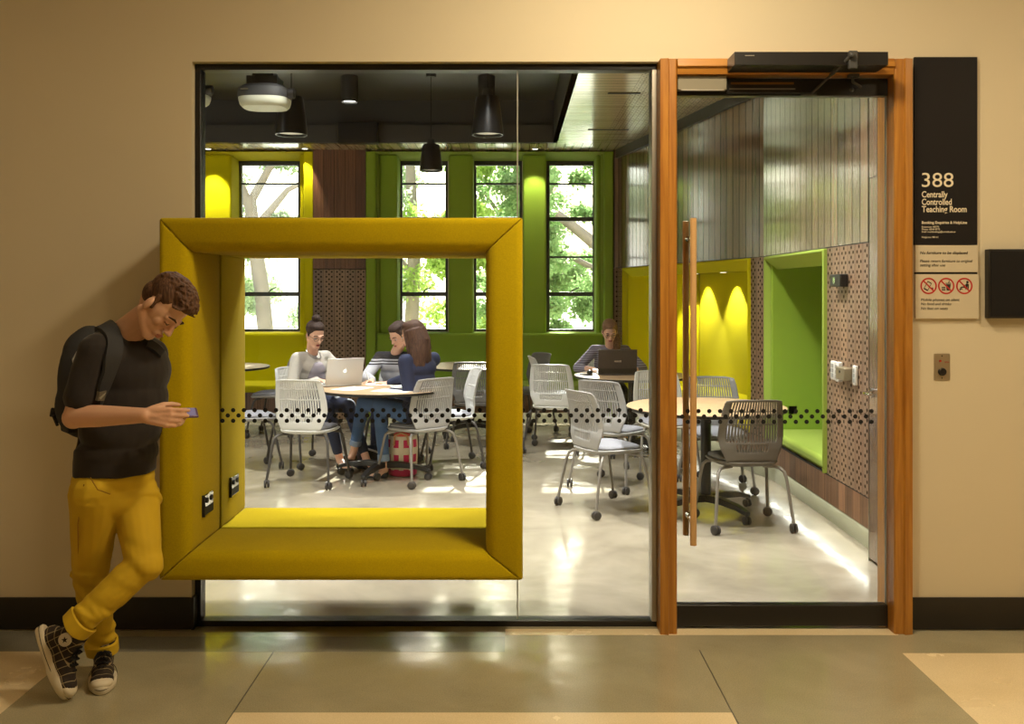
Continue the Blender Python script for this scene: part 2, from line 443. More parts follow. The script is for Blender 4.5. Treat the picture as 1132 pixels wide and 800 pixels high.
# ------------------------------------------------------------------ door frame, door, closer, pull handle
DF = thing('door_frame', 'honey coloured timber frame around the tall glass door', 'door frame', (1.2, 0, 0), world=True)
fy0 = YD(4.172); fy1 = .14
def jamb_poly(xo, xi):
    # stepped moulding seen on the face
    s = 1 if xi > xo else -1
    return [(xo, fy0+.008), (xo+s*.036, fy0), (xo+s*.04, fy0+.012), (xi-s*.006, fy0+.012), (xi, fy0+.018), (xi, fy1), (xo, fy1)]
b = MB(); b.prism([(x, y, 0) for x, y in jamb_poly(.652, .728)], (0, 0, 2.535)); b.build('jamb', OAK, DF, smooth=None, bevel=.002)
b = MB(); b.prism([(x, y, 0) for x, y in jamb_poly(1.764, 1.685)], (0, 0, 2.535)); b.build('jamb', OAK, DF, smooth=None, bevel=.002)
b = MB(); b.prism([(.728, fy0+.008, 2.535), (.728, fy0, 2.5), (.728, fy0+.012, 2.495), (.728, fy0+.018, 2.467), (.728, fy1, 2.467), (.728, fy1, 2.535)], (.957, 0, 0)); b.build('head', OAKX, DF, smooth=None, bevel=.002)
dr = thing('door_1', None, None, (1.2, .02, 0), world=True); struct(dr)
dy0, dy1 = .03, .042
gp = MB().box(.735, 1.683, dy0, dy1, .015, 2.46).build('glass_pane', GLASS, dr, smooth=None); struct(gp)
struct(dots(.74, 1.65, dy0-.0005, .012).build('dot_band', DOT, gp, smooth=None))
struct(MB().box(.735, 1.683, .012, .06, 2.386, 2.462).build('top_rail', BLACKMETAL, dr, bevel=.003))
struct(MB().box(.735, 1.683, .012, .06, .012, .106).build('bottom_rail', BLACKMETAL, dr, bevel=.003))
struct(MB().box(1.68, 1.6835, dy0-.002, dy1+.002, .106, 2.386).build('edge_seal', SEAL, dr, smooth=None))
lk = thing('lock_housing', 'plain grey metal lock housing tucked under the left end of the door head', 'lock housing', (.84, -.01, 2.43), world=True)
MB().box(.735, .952, -.03, .010, 2.404, 2.466).build('housing', mat('dull_grey_enamel', rgb(128, 122, 104), .6, .2), lk, bevel=.002)
MB().box(.75, .94, -.031, -.029, 2.400, 2.405).build('lower_lip', STEEL, lk)
dc = thing('door_closer', 'long black automatic door operator with swing arm above the door', 'door closer', (1.27, -.1, 2.5), world=True)
MB().box(.9456, 1.599, YD(4.035), fy0-.001, 2.471, 2.528).build('housing', BLACKMETAL, dc, bevel=.002)
MB().box(.99, 1.03, YD(4.034), YD(4.036), 2.510, 2.513).build('badge', STEEL, dc, smooth=None)
MB().tube([(1.545, -.12, 2.528), (1.545, -.12, 2.534)], .008, 12).build('screw', BLACKMETAL, dc)
armb = thing
b = MB(); b.box(1.425, 1.462, YD(4.035)-.022, YD(4.035), 2.452, 2.528); b.build('arm_bracket', CHARCOAL, dc, bevel=.004)
pA, pB = Vector((1.432, YD(4.03)-.028, 2.505)), Vector((1.335, .0, 2.392))
b = MB(); b.tube([pA, pA.lerp(pB, .5)], .0085, 10); b.tube([pA.lerp(pB, .45), pB], .006, 10); b.ell(pA, .014); b.build('arm', CHARCOAL, dc)
MB().box(1.29, 1.36, -.004, .012, 2.386, 2.398).build('arm_shoe', CHARCOAL, dc, bevel=.002)
b = MB(); b.tube([(1.50, -.05, 2.466), (1.515, -.02, 2.44), (1.555, -.005, 2.42)], .007, 8); b.box(1.485, 1.53, -.06, -.03, 2.456, 2.468); b.ell((1.51, -.02, 2.405), .01); b.build('hinge_stop', CHARCOAL, dc)
fc = thing('reflection_line_bar', 'slim black bar with two painted reflection lines on the door top rail', 'painted reflection', (1.1, .0, 2.42), world=True)
MB().box(.96, 1.29, -.008, .011, 2.394, 2.452).build('housing', BLACKMETAL, fc, bevel=.002)
MB().box(.975, 1.255, -.010, -.008, 2.432, 2.441).build('strip', mat('reflection_strip', rgb(150, 104, 48), .3, .7), fc, smooth=None)  # both strips stand in for reflection lines on the black head rail
MB().box(.968, 1.262, -.010, -.008, 2.409, 2.414).build('strip', STEEL, fc, smooth=None)
hd = thing('pull_handle', 'long round timber pull handle fixed through the glass door', 'door handle', (.795, .036, 1.11), world=True)
MB().cyl((.797, YD(4.175), .394), (.797, YD(4.175), 1.832), .0145, n=20).build('outer_bar', HANDLEWOOD, hd, bevel=.002)
MB().cyl((.797, YD(4.355), .394), (.797, YD(4.355), 1.832), .0145, n=20).build('inner_bar', HANDLEWOOD, hd, bevel=.002)
for z in (.50, 1.745):
    b = MB(); b.cyl((.797, YD(4.175), z), (.797, YD(4.355), z), .008); b.lathe([(.014, -.006), (.014, .006)], (.797, dy0-.006, z), 16, Matrix.Rotation(PI/2, 3, 'X')); b.lathe([(.014, -.006), (.014, .006)], (.797, dy1+.006, z), 16, Matrix.Rotation(PI/2, 3, 'X'))
    b.build('standoff', CHROME, hd)

# ------------------------------------------------------------------ the window seat through the glass
ws = thing('window_seat', 'thick yellow upholstered box seat set through the glass partition, young man leaning on it', 'window seat', (-.7, .05, .3), world=True)
XL, XR, ZB, ZT = -1.456, .0446, .318, 1.8146
IL, IR, IB, IT = -1.322, -.108, .4395, 1.673
def ring_member(side, y0, y1, flip, name, rf_o=.03, rf_i=.045, rb=.012):
    """mitred padded member; t: 0 outer .. 1 inner, d: 0 front .. 1 rear"""
    T = {'l': IL-XL, 'r': XR-IR, 'b': IB-ZB, 't': ZT-IT}
    th = T[side]; dp = y1-y0
    prof = []
    def corner(ct, cd, r, a0):
        for k in range(6):
            a = a0 + (PI/2)*k/5
            prof.append((ct + r*math.cos(a), cd + r*math.sin(a)))
    ro, ri, r3, r4 = (rf_o, rf_i, rb, rb) if not flip else (rb, rb, rf_i, rf_o)
    # ordered round the section in (t,d)
    corner(th-ri, ri, ri, -PI/2) ; corner(th-r3, dp-r3, r3, 0); corner(r4, dp-r4, r4, PI/2); corner(ro, ro, ro, PI)
    nA = {'l': ('b', 't'), 'r': ('b', 't'), 'b': ('l', 'r'), 't': ('l', 'r')}[side]
    rings = []
    for e, adj in ((0, nA[0]), (1, nA[1])):
        sgn = 1 if e == 0 else -1
        base_o = {'l': XL, 'r': XR, 'b': ZB, 't': ZT}[adj]
        ratio = T[adj]/th
        def ring(off, shrink):
            out = []
            for t, d in prof:
                t2 = th/2 + (t-th/2)*shrink; d2 = dp/2 + (d-dp/2)*shrink
                al = base_o + sgn*(t2*ratio + off)
                out.append((t2, d2, al))
            return out
        a = [ring(.0015, .97), ring(.004, .988), ring(.012, 1.0)]
        rings += a if e == 0 else a[::-1]
    res = []
    for rg in rings:
        o = []
        for t, d, al in rg:
            if side == 'l': o.append((XL+t, y0+d, al))
            elif side == 'r': o.append((XR-t, y0+d, al))
            elif side == 'b': o.append((al, y0+d, ZB+t))
            else: o.append((al, y0+d, ZT-t))
        res.append(o)
    b = MB(); b.slab(res)
    return b.build(name, YELLOW, ws, smooth=50)
fyA, fyB = YD(3.9), GY0-.002
ryA, ryB = GY1+.002, YD(4.74)
members = {}
for y0, y1, fl in ((fyA, fyB, False), (ryA, ryB, True)):
    for sd, nm in (('l', 'side_cushion'), ('r', 'side_cushion'), ('b', 'seat_cushion'), ('t', 'top_cushion')):
        members[(sd, fl)] = ring_member(sd, y0, y1, fl, nm)
def gpo(xf, yc, zc, parent):
    """double power outlet plate on a face looking along +X"""
    p = MB().box(xf, xf+.012, yc-.06, yc+.06, zc-.045, zc+.045).build('power_outlet', CHROME, parent, bevel=.004)
    b = MB(); b.box(xf+.001, xf+.0135, yc-.064, yc-.058, zc-.046, zc+.046); b.box(xf+.001, xf+.013, yc-.055, yc+.055, zc-.04, zc-.006)
    for dy in (-.03, .03):
        b.tube([(xf+.0125, yc+dy, zc+.02), (xf+.0165, yc+dy, zc+.02)], .012, 14)
    b.build('socket', BLACK, p, smooth=None)
gpo(IL, YD(4.11), .594, members[('l', False)]); gpo(IL, YD(4.50), .593, members[('l', True)])
# ------------------------------------------------------------------ teaching room shell
CZ = 3.18; RZ = 3.66
sbox('floor_room', -5.2, 3.3, .16, YD(11.95), -.06, 0, ROOMFLOOR)
BY = YD(11.2)
def panel(name, p0, p1, z0, z1, m, th=.06, u0=0.0, parent=None, flip=False):
    """board wall from p0 to p1, its face on that line, thickness behind it (to the right of p0->p1 seen from above unless flip)"""
    p0 = Vector((p0[0], p0[1], 0)); p1 = Vector((p1[0], p1[1], 0)); d = (p1-p0).normalized(); nn = Vector((d.y, -d.x, 0))*(-1 if flip else 1)
    b = MB()
    q = [p0, p1, p1+nn*th, p0+nn*th]
    b.add([(v.x, v.y, z0) for v in q]+[(v.x, v.y, z1) for v in q], [(0,3,2,1),(4,5,6,7),(0,1,5,4),(1,2,6,5),(2,3,7,6),(3,0,4,7)])
    b.uv = lambda co: ((Vector((co.x, co.y, 0))-p0).dot(d)+u0, co.z)
    return struct(b.build(name, m, parent, smooth=None))
# right wall: A (rear corner) -> B (kink) -> C
A = (1.23, YD(11.3)); B = (2.0, YD(7.55)); Cc = (2.0, YD(5.33)); E = (2.0, .16)
ab = Vector((B[0]-A[0], B[1]-A[1])); Lab = ab.length; ab.normalize()
def onAB(s): return (A[0]+ab.x*s, A[1]+ab.y*s)
outn = Vector((-ab.y, ab.x))          # pointing out of the room
HZ = 1.79
# faces look left: thickness must go right/outward -> from rear to front, right side = outward? use flip as needed
def rpanel(name, p0, p1, z0, z1, m, th=.06, u0=0.0): return panel(name, p0, p1, z0, z1, m, th, u0, flip=True)
rpanel('wall_right', A, B, HZ, CZ, WALL_BOARDS); rpanel('wall_right', B, Cc, HZ, CZ, WALL_BOARDS, u0=.04); rpanel('wall_right', Cc, E, 2.145, CZ, WALL_BOARDS, u0=.0)
s0, s1 = .33, 3.60
rpanel('wall_right', A, onAB(s0), .353, HZ-.006, PERF_BOARDS); rpanel('wall_right', onAB(s1), B, .353, HZ-.006, PERF_BOARDS, u0=.02)
g0, g1 = YD(7.45), YD(6.03)
rpanel('wall_right', B, (2.0, g0), .353, HZ-.006, PERF_BOARDS); rpanel('wall_right', (2.0, g1), Cc, .353, HZ-.006, PERF_BOARDS, u0=.01)
rpanel('wall_right', A, B, .175, .347, PLINTH); rpanel('wall_right', B, Cc, .175, .347, PLINTH, u0=.03)
# cupboard door leaf flush in the wall with lever handle, then plain boards
rpanel('door_2', (2.0, YD(5.325)), (2.0, YD(4.62)), .02, 2.14, WALL_BOARDS, th=.04)
rpanel('wall_right', (2.0, YD(4.615)), E, 0, 2.14, WALL_BOARDS)
dob = [o for o in SC.objects if o.name == 'door_2'][0]
b = MB(); hy = YD(5.26); hz = 1.51-111*5.3/1050
b.tube([(2.0, hy, hz), (1.985, hy, hz)], .026, 18); b.tube([(1.985, hy, hz), (1.95, hy, hz), (1.944, hy-.02, hz), (1.944, hy-.11, hz)], .009, 10)
struct(b.build('door_handle', CHROME, dob))

# filler above the leaf between 1.79..: wall boards already run over it, recess behind plinth
RB = mat('recess_grey_laminate', rgb(150, 150, 128), .35)
o2 = .09
a2 = (A[0]+outn.x*o2, A[1]+outn.y*o2); 
if outn.x < 0: a2 = (A[0]-outn.x*o2, A[1]-outn.y*o2)
b2 = (2.0+o2, B[1])
rpanel('wall_right', a2, b2, 0, .175, RB, th=.03); rpanel('wall_right', b2, (2.0+o2, Cc[1]), 0, .175, RB, th=.03)
struct(MB().box(2.0, 2.12, Cc[1]-.005, Cc[1], 0, .35).build('wall_right', RB, smooth=None))
# fill soffit over recess
struct(MB().box(2.0, 2.1, Cc[1], B[1], .17, .178).build('trim_10', RB, smooth=None))
# thin shadow lines
TRK = BLACK
def strip(name, p0, p1, z0, z1, proud=.004, m=BLACK):
    d = Vector((p1[0]-p0[0], p1[1]-p0[1])).normalized(); nn = Vector((-d.y, d.x)); 
    if nn.x > 0: nn = -nn
    q = [(p0[0], p0[1]), (p1[0], p1[1])]
    b = MB(); b.prism([(q[0][0]+nn.x*proud, q[0][1]+nn.y*proud, z0), (q[1][0]+nn.x*proud, q[1][1]+nn.y*proud, z0), (q[1][0]-nn.x*.02, q[1][1]-nn.y*.02, z0), (q[0][0]-nn.x*.02, q[0][1]-nn.y*.02, z0)], (0, 0, z1-z0))
    return struct(b.build(name, m, smooth=None))
strip('trim_11', A, B, HZ-.006, HZ, .001); strip('trim_12', B, Cc, HZ-.006, HZ, .001)
strip('trim_13', A, B, .347, .353, .001); strip('trim_14', B, Cc, .347, .353, .001)
strip('trim_15', A, B, CZ-.10, CZ, .03, CHARCOAL); strip('trim_16', B, E, CZ-.10, CZ, .03, CHARCOAL)
# outer shell behind the linings keeps daylight out
sbox('wall_outer_right', 3.3, 3.4, .16, YD(11.95), 0, 4.0, PAINT)

# ------------------------------------------------------------------ upholstered alcoves in the right wall
def alcove(name, label, p0, p1, z0, z1, depth, fab, fabf, group=None, proud=.03, fw=.1):
    p0 = Vector(p0); p1 = Vector(p1); d = (p1-p0).normalized(); L = (p1-p0).length
    on = Vector((-d.y, d.x))
    if on.x < 0: on = -on
    c = (p0+p1)/2
    t = thing(name, label, 'alcove seat', (c.x, c.y, 0), world=True, group=group)
    def P(u, w, z): q = p0 + d*u + on*w; return (q.x, q.y, z)
    def bx(nm, u0, u1, w0, w1, a, bz, m, bev=.012, seg=3):
        b = MB(); b.prism([P(u0, w0, a), P(u1, w0, a), P(u1, w1, a), P(u0, w1, a)], (0, 0, bz-a)); return b.build(nm, m, t, bevel=bev, seg=seg, smooth=40)
    pd = .05
    bx('back_panel', pd, L-pd, depth, depth+pd, z0, z1-.06, fab)
    side = bx('side_panel', 0, pd+.012, .02, depth, z0, z1-.06, fab); bx('side_panel', L-pd-.012, L, .02, depth, z0, z1-.06, fab)
    bx('top_panel', 0, L, .02, depth+pd, z1-.06, z1+.0, fab)
    bx('seat_cushion', pd, L-pd, -.0, depth, z0+.002, z0+.085, fabf, .03, 4)
    # splayed padded surround
    def member(pa, pb, ia, ib, nm='surround'):
        # outer edge points pa,pb (u,z) ; inner edge ia,ib
        b = MB()
        rings = []
        for (u, z), (ui, zi) in ((pa, ia), (pb, ib)):
            rings.append([P(u, .0, z), P(u, -proud*.8, z), P(u+(ui-u)*.18, -proud, z+(zi-z)*.18), P(ui, .06, zi), P(ui, .10, zi), P(u, .08, z)])
        b.slab(rings); return b.build(nm, fabf, t, bevel=.006, smooth=40)
    member((0, z1), (L, z1), (fw*.5, z1-fw), (L-fw*.5, z1-fw))
    member((0, z0), (0, z1), (fw*.5, z0), (fw*.5, z1-fw)); member((L, z0), (L, z1), (L-fw*.5, z0), (L-fw*.5, z1-fw))
    return t, P, side
ay, PY_, sidey = alcove('alcove_seat', 'long yellow upholstered alcove lit by two spots, behind the laptop woman', onAB(s0), onAB(s1), .355, HZ-.008, .9, YELLOW2, YELLOW2)
ag, PG_, sideg = alcove('alcove_seat', 'green upholstered alcove with bench in the right hand timber wall', (2.0, g0), (2.0, g1), .355, HZ-.008, .75, GREEN, LIME)
q = XD(876, 7.40); so = MB().box(q-.035, q+.035, g0-.062, g0-.049, ZD(458, 7.4), ZD(448, 7.4)).build('power_outlet', BLACKMETAL, sideg, bevel=.003)

# devices on the perforated boards
def wallbox(nm, lab, cat, d0, d1, z0, z1, th, m, group=None, inner=None):
    t = thing(nm, lab, cat, (2.0, YD((d0+d1)/2), z0), world=True, group=group)
    MB().box(2.0-th, 1.999, YD(d1), YD(d0), z0, z1).build('cover', m, t, bevel=.006)
    if inner: inner(t, YD(d0), YD(d1), z0, z1, th)
    return t
def dpt(px): return 2.0*1050/(px-566)
def lens(t, y1, y0, z0, z1, th):
    MB().tube([(2.0-th, (y0+y1)/2, (z0+z1)/2), (2.0-th-.006, (y0+y1)/2, (z0+z1)/2)], .02, 16).build('lens', CHROME, t)
wallbox('motion_detector', 'small black glossy sensor on the perforated wall above the switches', 'sensor', dpt(938), dpt(926), ZD(317, 5.75), ZD(303, 5.75), .05, BLACKMETAL, inner=lens)
def rocker(t, ya, yb, z0, z1, th):
    for k in range(3):
        zc = z0+(z1-z0)*(.25+.25*k); MB().box(2.0-th-.004, 2.0-th+.002, min(ya, yb)+.01, max(ya, yb)-.01, zc-.012, zc+.012).build('rocker', mat('rocker_grey', rgb(150,150,146), .4), t, bevel=.001)
wallbox('light_switch', 'white switch plate on the perforated wall, furthest from the door', 'switch', dpt(925.5), dpt(921.5), ZD(420, 5.85), ZD(399, 5.85), .02, SWITCHWHITE, inner=rocker)
wallbox('light_switch', 'white switch plate on the perforated wall beside the bronze box', 'switch', dpt(932), dpt(928.5), ZD(422, 5.76), ZD(400, 5.76), .03, SWITCHWHITE, inner=rocker)
def keyhole(t, ya, yb, z0, z1, th):
    MB().tube([(2.0-th, (ya+yb)/2, z0+.05), (2.0-th-.003, (ya+yb)/2, z0+.05)], .007, 12).build('keyhole', BLACKMETAL, t)
wallbox('control_box', 'bronze box between the white switch plates on the perforated wall', 'control box', dpt(943.5), dpt(933.5), ZD(420, 5.63), ZD(406, 5.63), .055, BRASSBOX, inner=keyhole)  # a control box with keyhole, set among the switch plates
wallbox('light_switch', 'white switch plate on the perforated wall nearest the door handle', 'switch', dpt(949), dpt(946), ZD(426, 5.5), ZD(404, 5.5), .02, SWITCHWHITE, inner=rocker)

# ------------------------------------------------------------------ rear wall
def X2(px): return XD(px, 11.2)
def X3(px): return XD(px, 11.35)
def X4(px): return XD(px, 11.7)
# wooden pillar between the two upholstered bays
px0, px1 = X2(346), X2(404)
zsp = ZD(297, 11.2)
panel('wall_back', (px0, BY), (px1, BY), zsp, CZ, PILLAR_BOARDS, th=.6, flip=True)
panel('wall_back', (px0, BY), (px1, BY), 0, zsp-.008, PERF_BOARDS, th=.6, flip=True)
panel('wall_back', (X2(678.5), BY), (A[0]+.03, BY), HZ, CZ, WALL_BOARDS, th=.6, flip=True, u0=.0)
panel('wall_back', (X2(678.5), BY), (A[0]+.03, BY), 0, HZ-.006, PERF_BOARDS, th=.6, flip=True)
# outer masonry: piers, spandrel below the sills, lintel above
WYo = YD(11.7)
wins = [(X4(256), X4(332)), (X4(441), X4(495)), (X4(523), X4(577)), (X4(604), X4(658))]
WZ0, WZ1 = 1.02, 3.126
b = MB()
b.box(-5.3, 3.4, WYo-.02, YD(11.95), 0, WZ0); b.box(-5.3, 3.4, WYo-.02, YD(11.95), WZ1, 4.0)
ed = [-5.3] + [v for w in wins for v in w] + [3.4]
for k in range(0, len(ed), 2): b.box(ed[k], ed[k+1], WYo-.02, YD(11.95), WZ0, WZ1)
struct(b.build('wall_back', PAINT, smooth=None))
WF = mat('window_frame_grey', rgb(52, 52, 54), .45)
SILL = mat('white_reveal', rgb(232, 232, 226), .6)
for k, (x0, x1) in enumerate(wins):
    w = thing('window_%d' % (k+1), None, None, ((x0+x1)/2, WYo, WZ0), world=True); struct(w)
    xa = x0 + (.085 if k == 0 else .0)
    b = MB(); t = .04
    b.box(xa, xa+t, WYo, WYo+.06, WZ0, WZ1); b.box(x1-.03, x1, WYo, WYo+.06, WZ0, WZ1)
    b.box(xa+t, x1-.03, WYo, WYo+.06, WZ0, WZ0+.025); b.box(xa+t, x1-.03, WYo, WYo+.06, WZ1-.065, WZ1)
    struct(b.build('window_frame', WF, w, bevel=.003, smooth=None))
    b = MB()
    for zb, h in ((2.40, .05), (1.477, .05)): b.box(xa+t, x1-.03, WYo-.005, WYo+.06, zb-h/2, zb+h/2)
    struct(b.build('transom', WF, w, bevel=.003, smooth=None))
    b = MB()
    for zb in (2.836, 1.933): b.box(xa+t, x1-.03, WYo+.01, WYo+.05, zb-.011, zb+.011)
    struct(b.build('glazing_bar', WF, w, smooth=None))
    struct(MB().box(xa+t, x1-.03, WYo+.025, WYo+.031, WZ0+.02, WZ1-.06).build('pane', WINGLASS, w, smooth=None))
    xm = (xa+x1)/2
    b = MB(); b.box(xm-.03, xm+.03, WYo-.02, WYo-.004, 1.47, 1.50); b.tube([(xm, WYo-.02, 1.50), (xm+.03, WYo-.05, 1.53), (xm+.10, WYo-.06, 1.56)], .008, 8)
    struct(b.build('window_handle', WF, w))
    if k == 0:
        struct(MB().box(x0-.02, xa, WYo+.025, WYo+.031, WZ0+.02, WZ1-.06).build('side_pane', WINGLASS, w, smooth=None))
        struct(MB().box(x0-.03, xa, WYo, WYo+.06, WZ1-.065, WZ1).build('side_head', WF, w, smooth=None))

# padded bays
def bay(name, lab, x0, x1, cols, fab, lime, fl, fr_):
    """x0..x1 outer; cols: padded columns (x0,x1); fl/fr_: widths of the end frame strips"""
    t = thing(name, lab, 'upholstered bench', ((x0+x1)/2, BY, 0), world=True)
    zt = ZD(168, 11.2)
    def bx(nm, a, b_, y0, y1, z0, z1, m, bev=.015, seg=3): 
        return MB().box(a, b_, y0, y1, z0, z1).build(nm, m, t, bevel=bev, seg=seg, smooth=40)
    yi = YD(11.33)
    hz = 3.155
    MB().prism([(x0, BY, zt), (x0, BY, hz+.005), (x0, WYo-.02, WZ1-.015), (x0, WYo-.02, zt)], (x1-x0, 0, 0)).build('head_panel', lime, t, smooth=None, bevel=.004)
    if fl: bx('end_panel', x0, x0+fl, BY, WYo-.02, 0, hz+.002, fab)
    if fr_: bx('end_panel', x1-fr_, x1, BY, WYo-.02, 0, hz+.002, fab)
    for a, b_ in cols: bx('column_cushion', a, b_, yi, WYo-.022, .99, hz-.01, fab, .03, 4)
    bx('back_cushion', x0+fl, x1-fr_, YD(11.24), WYo-.022, .42, 1.015, fab, .03, 4)
    bx('seat_cushion', x0+fl, x1-fr_, YD(10.68), YD(11.26), .37, .455, lime, .02, 3)
    b = MB(); b.box(x0+fl, x1-fr_, YD(10.72), YD(10.78), .14, .37)
    b.uv = lambda co: (co.x, co.z)
    b.build('plinth', PLINTH, t, smooth=None)
    MB().box(x0+fl, x1-fr_, YD(10.9), YD(10.95), 0, .37).build('kick_board', RB, t, smooth=None)
    return t
yb = bay('upholstered_bench', 'yellow upholstered window bay with bench along the rear wall, left of the timber pillar', -5.15, px0-.002, [(-4.6, X3(256))], YELLOW2, YELLOW2, 0, .11)
MB().box(X3(331.5), px0-.11, YD(11.35), WYo-.022, .99, 3.15).build('column_cushion', YELLOW2, yb, bevel=.01, seg=3)
gb = bay('upholstered_bench', 'green upholstered bay with three tall windows and bench along the rear wall', px1+.002, X2(678), [(X3(419), X3(439.5)), (X3(496), X3(523)), (X3(578), X3(604)), (X3(659), X3(664))], GREEN, LIME, .115, .105)
MB().box(px1+.118, X3(419), YD(11.33), WYo-.022, 1.0, 3.15).build('reveal_strip', LIME, gb, smooth=None)
MB().box(X3(664), X2(678)-.106, YD(11.33), WYo-.022, 1.0, 3.15).build('reveal_strip', LIME, gb, smooth=None)

# ------------------------------------------------------------------ ceiling
def cpanel(name, x0, x1, y0, y1, m, alongx=True, z=CZ, th=.05):
    b = MB().box(x0, x1, y0, y1, z, z+th)
    b.uv = (lambda co: (co.y, co.x)) if alongx else (lambda co: (co.x, co.y))
    return struct(b.build(name, m, smooth=None))
RX = .47; RYb = YD(10.7)
cpanel('ceiling_timber', RX, 1.0, .16, RYb, CEIL_BOARDS); cpanel('ceiling_timber', 1.0, 3.3, .16, RYb, CEIL_PERF)
cpanel('ceiling_timber', -5.2, 3.3, RYb, YD(11.72), CEIL_BOARDS, alongx=False)
sbox('ceiling_recess', -5.2, RX+.05, .16, RYb+.05, RZ, RZ+.05, GREYCEIL)
sbox('wall_recess_side', RX, RX+.04, .16, RYb, CZ+.0, RZ, CHARCOAL)
sbox('wall_recess_rear', -5.2, RX, RYb, RYb+.04, CZ+.0, RZ, CHARCOAL)
sbox('wall_recess_ledge', -5.2, RX-.001, RYb-.05, RYb, CZ, ZD(138, 10.65), GREYCEIL)
sbox('wall_left', -5.3, -5.2, .16, YD(11.95), 0, 4.0, PAINT)
sbox('roof_slab', -5.3, 3.4, 0, YD(11.95), 4.0, 4.1, BLACK)
for nm, a, b_, D in (('slot', 672, 708, 8.0), ('slot', 650, 695, 9.8)):
    tag(MB().box(XD(a, D), XD(b_, D), YD(D)-.02, YD(D)+.02, CZ-.006, CZ+.01).build('slot_vent', BLACK, bevel=.001),
        'narrow black air slot in the pale timber ceiling, %s the camera' % ('nearer' if D < 9 else 'further from'), 'air slot')
ac = tag(MB().box(XD(373, 10.5), XD(417, 10.5), YD(10.5), RYb-.051, ZD(157.5, 10.5), ZD(134.5, 10.5)).build('grille_vent', BLACK, bevel=.01), 'black box grille on the rear face of the ceiling recess', 'air grille')

# ------------------------------------------------------------------ ceiling fittings
def pendant(px, D, zt, zb, lab, wb=.115):
    x, y = XD(px, D), YD(D)
    t = thing('pendant_lamp', lab, 'pendant lamp', (x, y, zb), group=None)
    h = zt-zb
    MB().cyl((0, 0, RZ-zb-.03), (0, 0, RZ-zb), .05).build('ceiling_rose', CHARCOAL, t)
    MB().cyl((0, 0, h), (0, 0, RZ-zb-.02), .004, n=8).build('cord', BLACK, t)
    MB().lathe([(.02, h+.06), (.035, h+.055), (.04, h), (.03, h-.02)]).build('cap', CHARCOAL, t)
    MB().lathe([(.03, h+.005), (wb*.72, h), (wb*.77, h-.02), (wb, .02), (wb, .0), (wb*.93, .0), (wb*.72, h-.02), (.03, h-.006)], n=40).build('lamp_shade', BLACKMETAL, t)
    MB().lathe([(wb*.9, .02), (wb*.9, .024)], n=32).build('diffuser', mat('pendant_diffuser', rgb(214, 214, 196), .5, emit=(1, .95, .8, 1), es=.25), t)
    return t
pendant(322, 6.9, 2.92, 2.645, 'black bell shaped pendant lamp hanging beside the projector')
pendant(539, 6.9, 2.92, 2.645, 'black bell shaped pendant lamp nearest the right edge of the ceiling recess')
pendant(476.5, 9.4, 2.96, 2.70, 'smaller looking black pendant lamp farther back, in front of the green window bay')
def can(px, D, lab):
    x, y = XD(px, D), YD(D); zb = 3.40
    t = thing('cylinder_downlight', lab, 'downlight', (x, y, zb))
    MB().lathe([(.082, RZ-zb), (.085, RZ-zb-.005), (.085, .0), (.078, .0), (.074, .02)], n=32).build('housing', CHARCOAL, t)
    MB().lathe([(.074, .018), (.074, .02)], n=32).build('lens', EMIT('downlight_lens', (1, .96, .88, 1), 9), t)
can(386.5, 9.5, 'black cylinder downlight with bright lens, clear of the lamps'); can(538, 9.5, 'black cylinder downlight partly behind the right pendant lamp')
PROJW = mat('projector_cream', rgb(196, 198, 180), .4)
def projector(x, y, z, lab, rot=0):
    t = thing('projector', lab, 'projector', (x, y, z), rz=rot)
    def so(rx, ry, n=3.0, N=40):
        return [(rx*math.copysign(abs(math.cos(2*PI*k/N))**(2/n), math.cos(2*PI*k/N)), ry*math.copysign(abs(math.sin(2*PI*k/N))**(2/n), math.sin(2*PI*k/N))) for k in range(N)]
    def st(lv): return [[(x_, y_, zz) for x_, y_ in so(rx, ry)] for rx, ry, zz in lv]
    MB().slab(st([(.14, .12, -.06), (.155, .14, -.045), (.162, .15, -.02), (.165, .15, .0)])).build('lower_case', PROJW, t)
    MB().slab(st([(.165, .15, .0), (.172, .155, .02), (.165, .15, .06), (.13, .12, .085)])).build('upper_case', CHARCOAL, t)
    b = MB(); b.box(-.10, .10, -.09, .09, .08, .14); b.box(-.07, .07, -.06, .06, .14, .18); b.cyl((0, 0, .17), (0, 0, RZ-z), .028, n=16); b.tube([(-.05, 0, .17), (-.09, .02, .24), (-.03, .0, .3)], .008, 8)
    b.build('mount', BLACKMETAL, t, bevel=.004)
    b = MB(); b.lathe([(.035, 0), (.035, .04), (.028, .045)], (.165, -.05, .03), 24, Matrix.Rotation(PI/2, 3, 'Y')); b.build('lens', BLACKMETAL, t)
    MB().box(-.12, -.07, -.157, -.153, .035, .04).build('badge', CHROME, t)
projector(XD(293, 6.3), YD(6.3), ZD(110, 6.3), 'ceiling projector with cream underside beside the left pendant lamp')
projector(XD(205, 6.7), YD(6.7), ZD(106, 6.7), 'dark rounded ceiling unit cut off by the left edge of the glass')
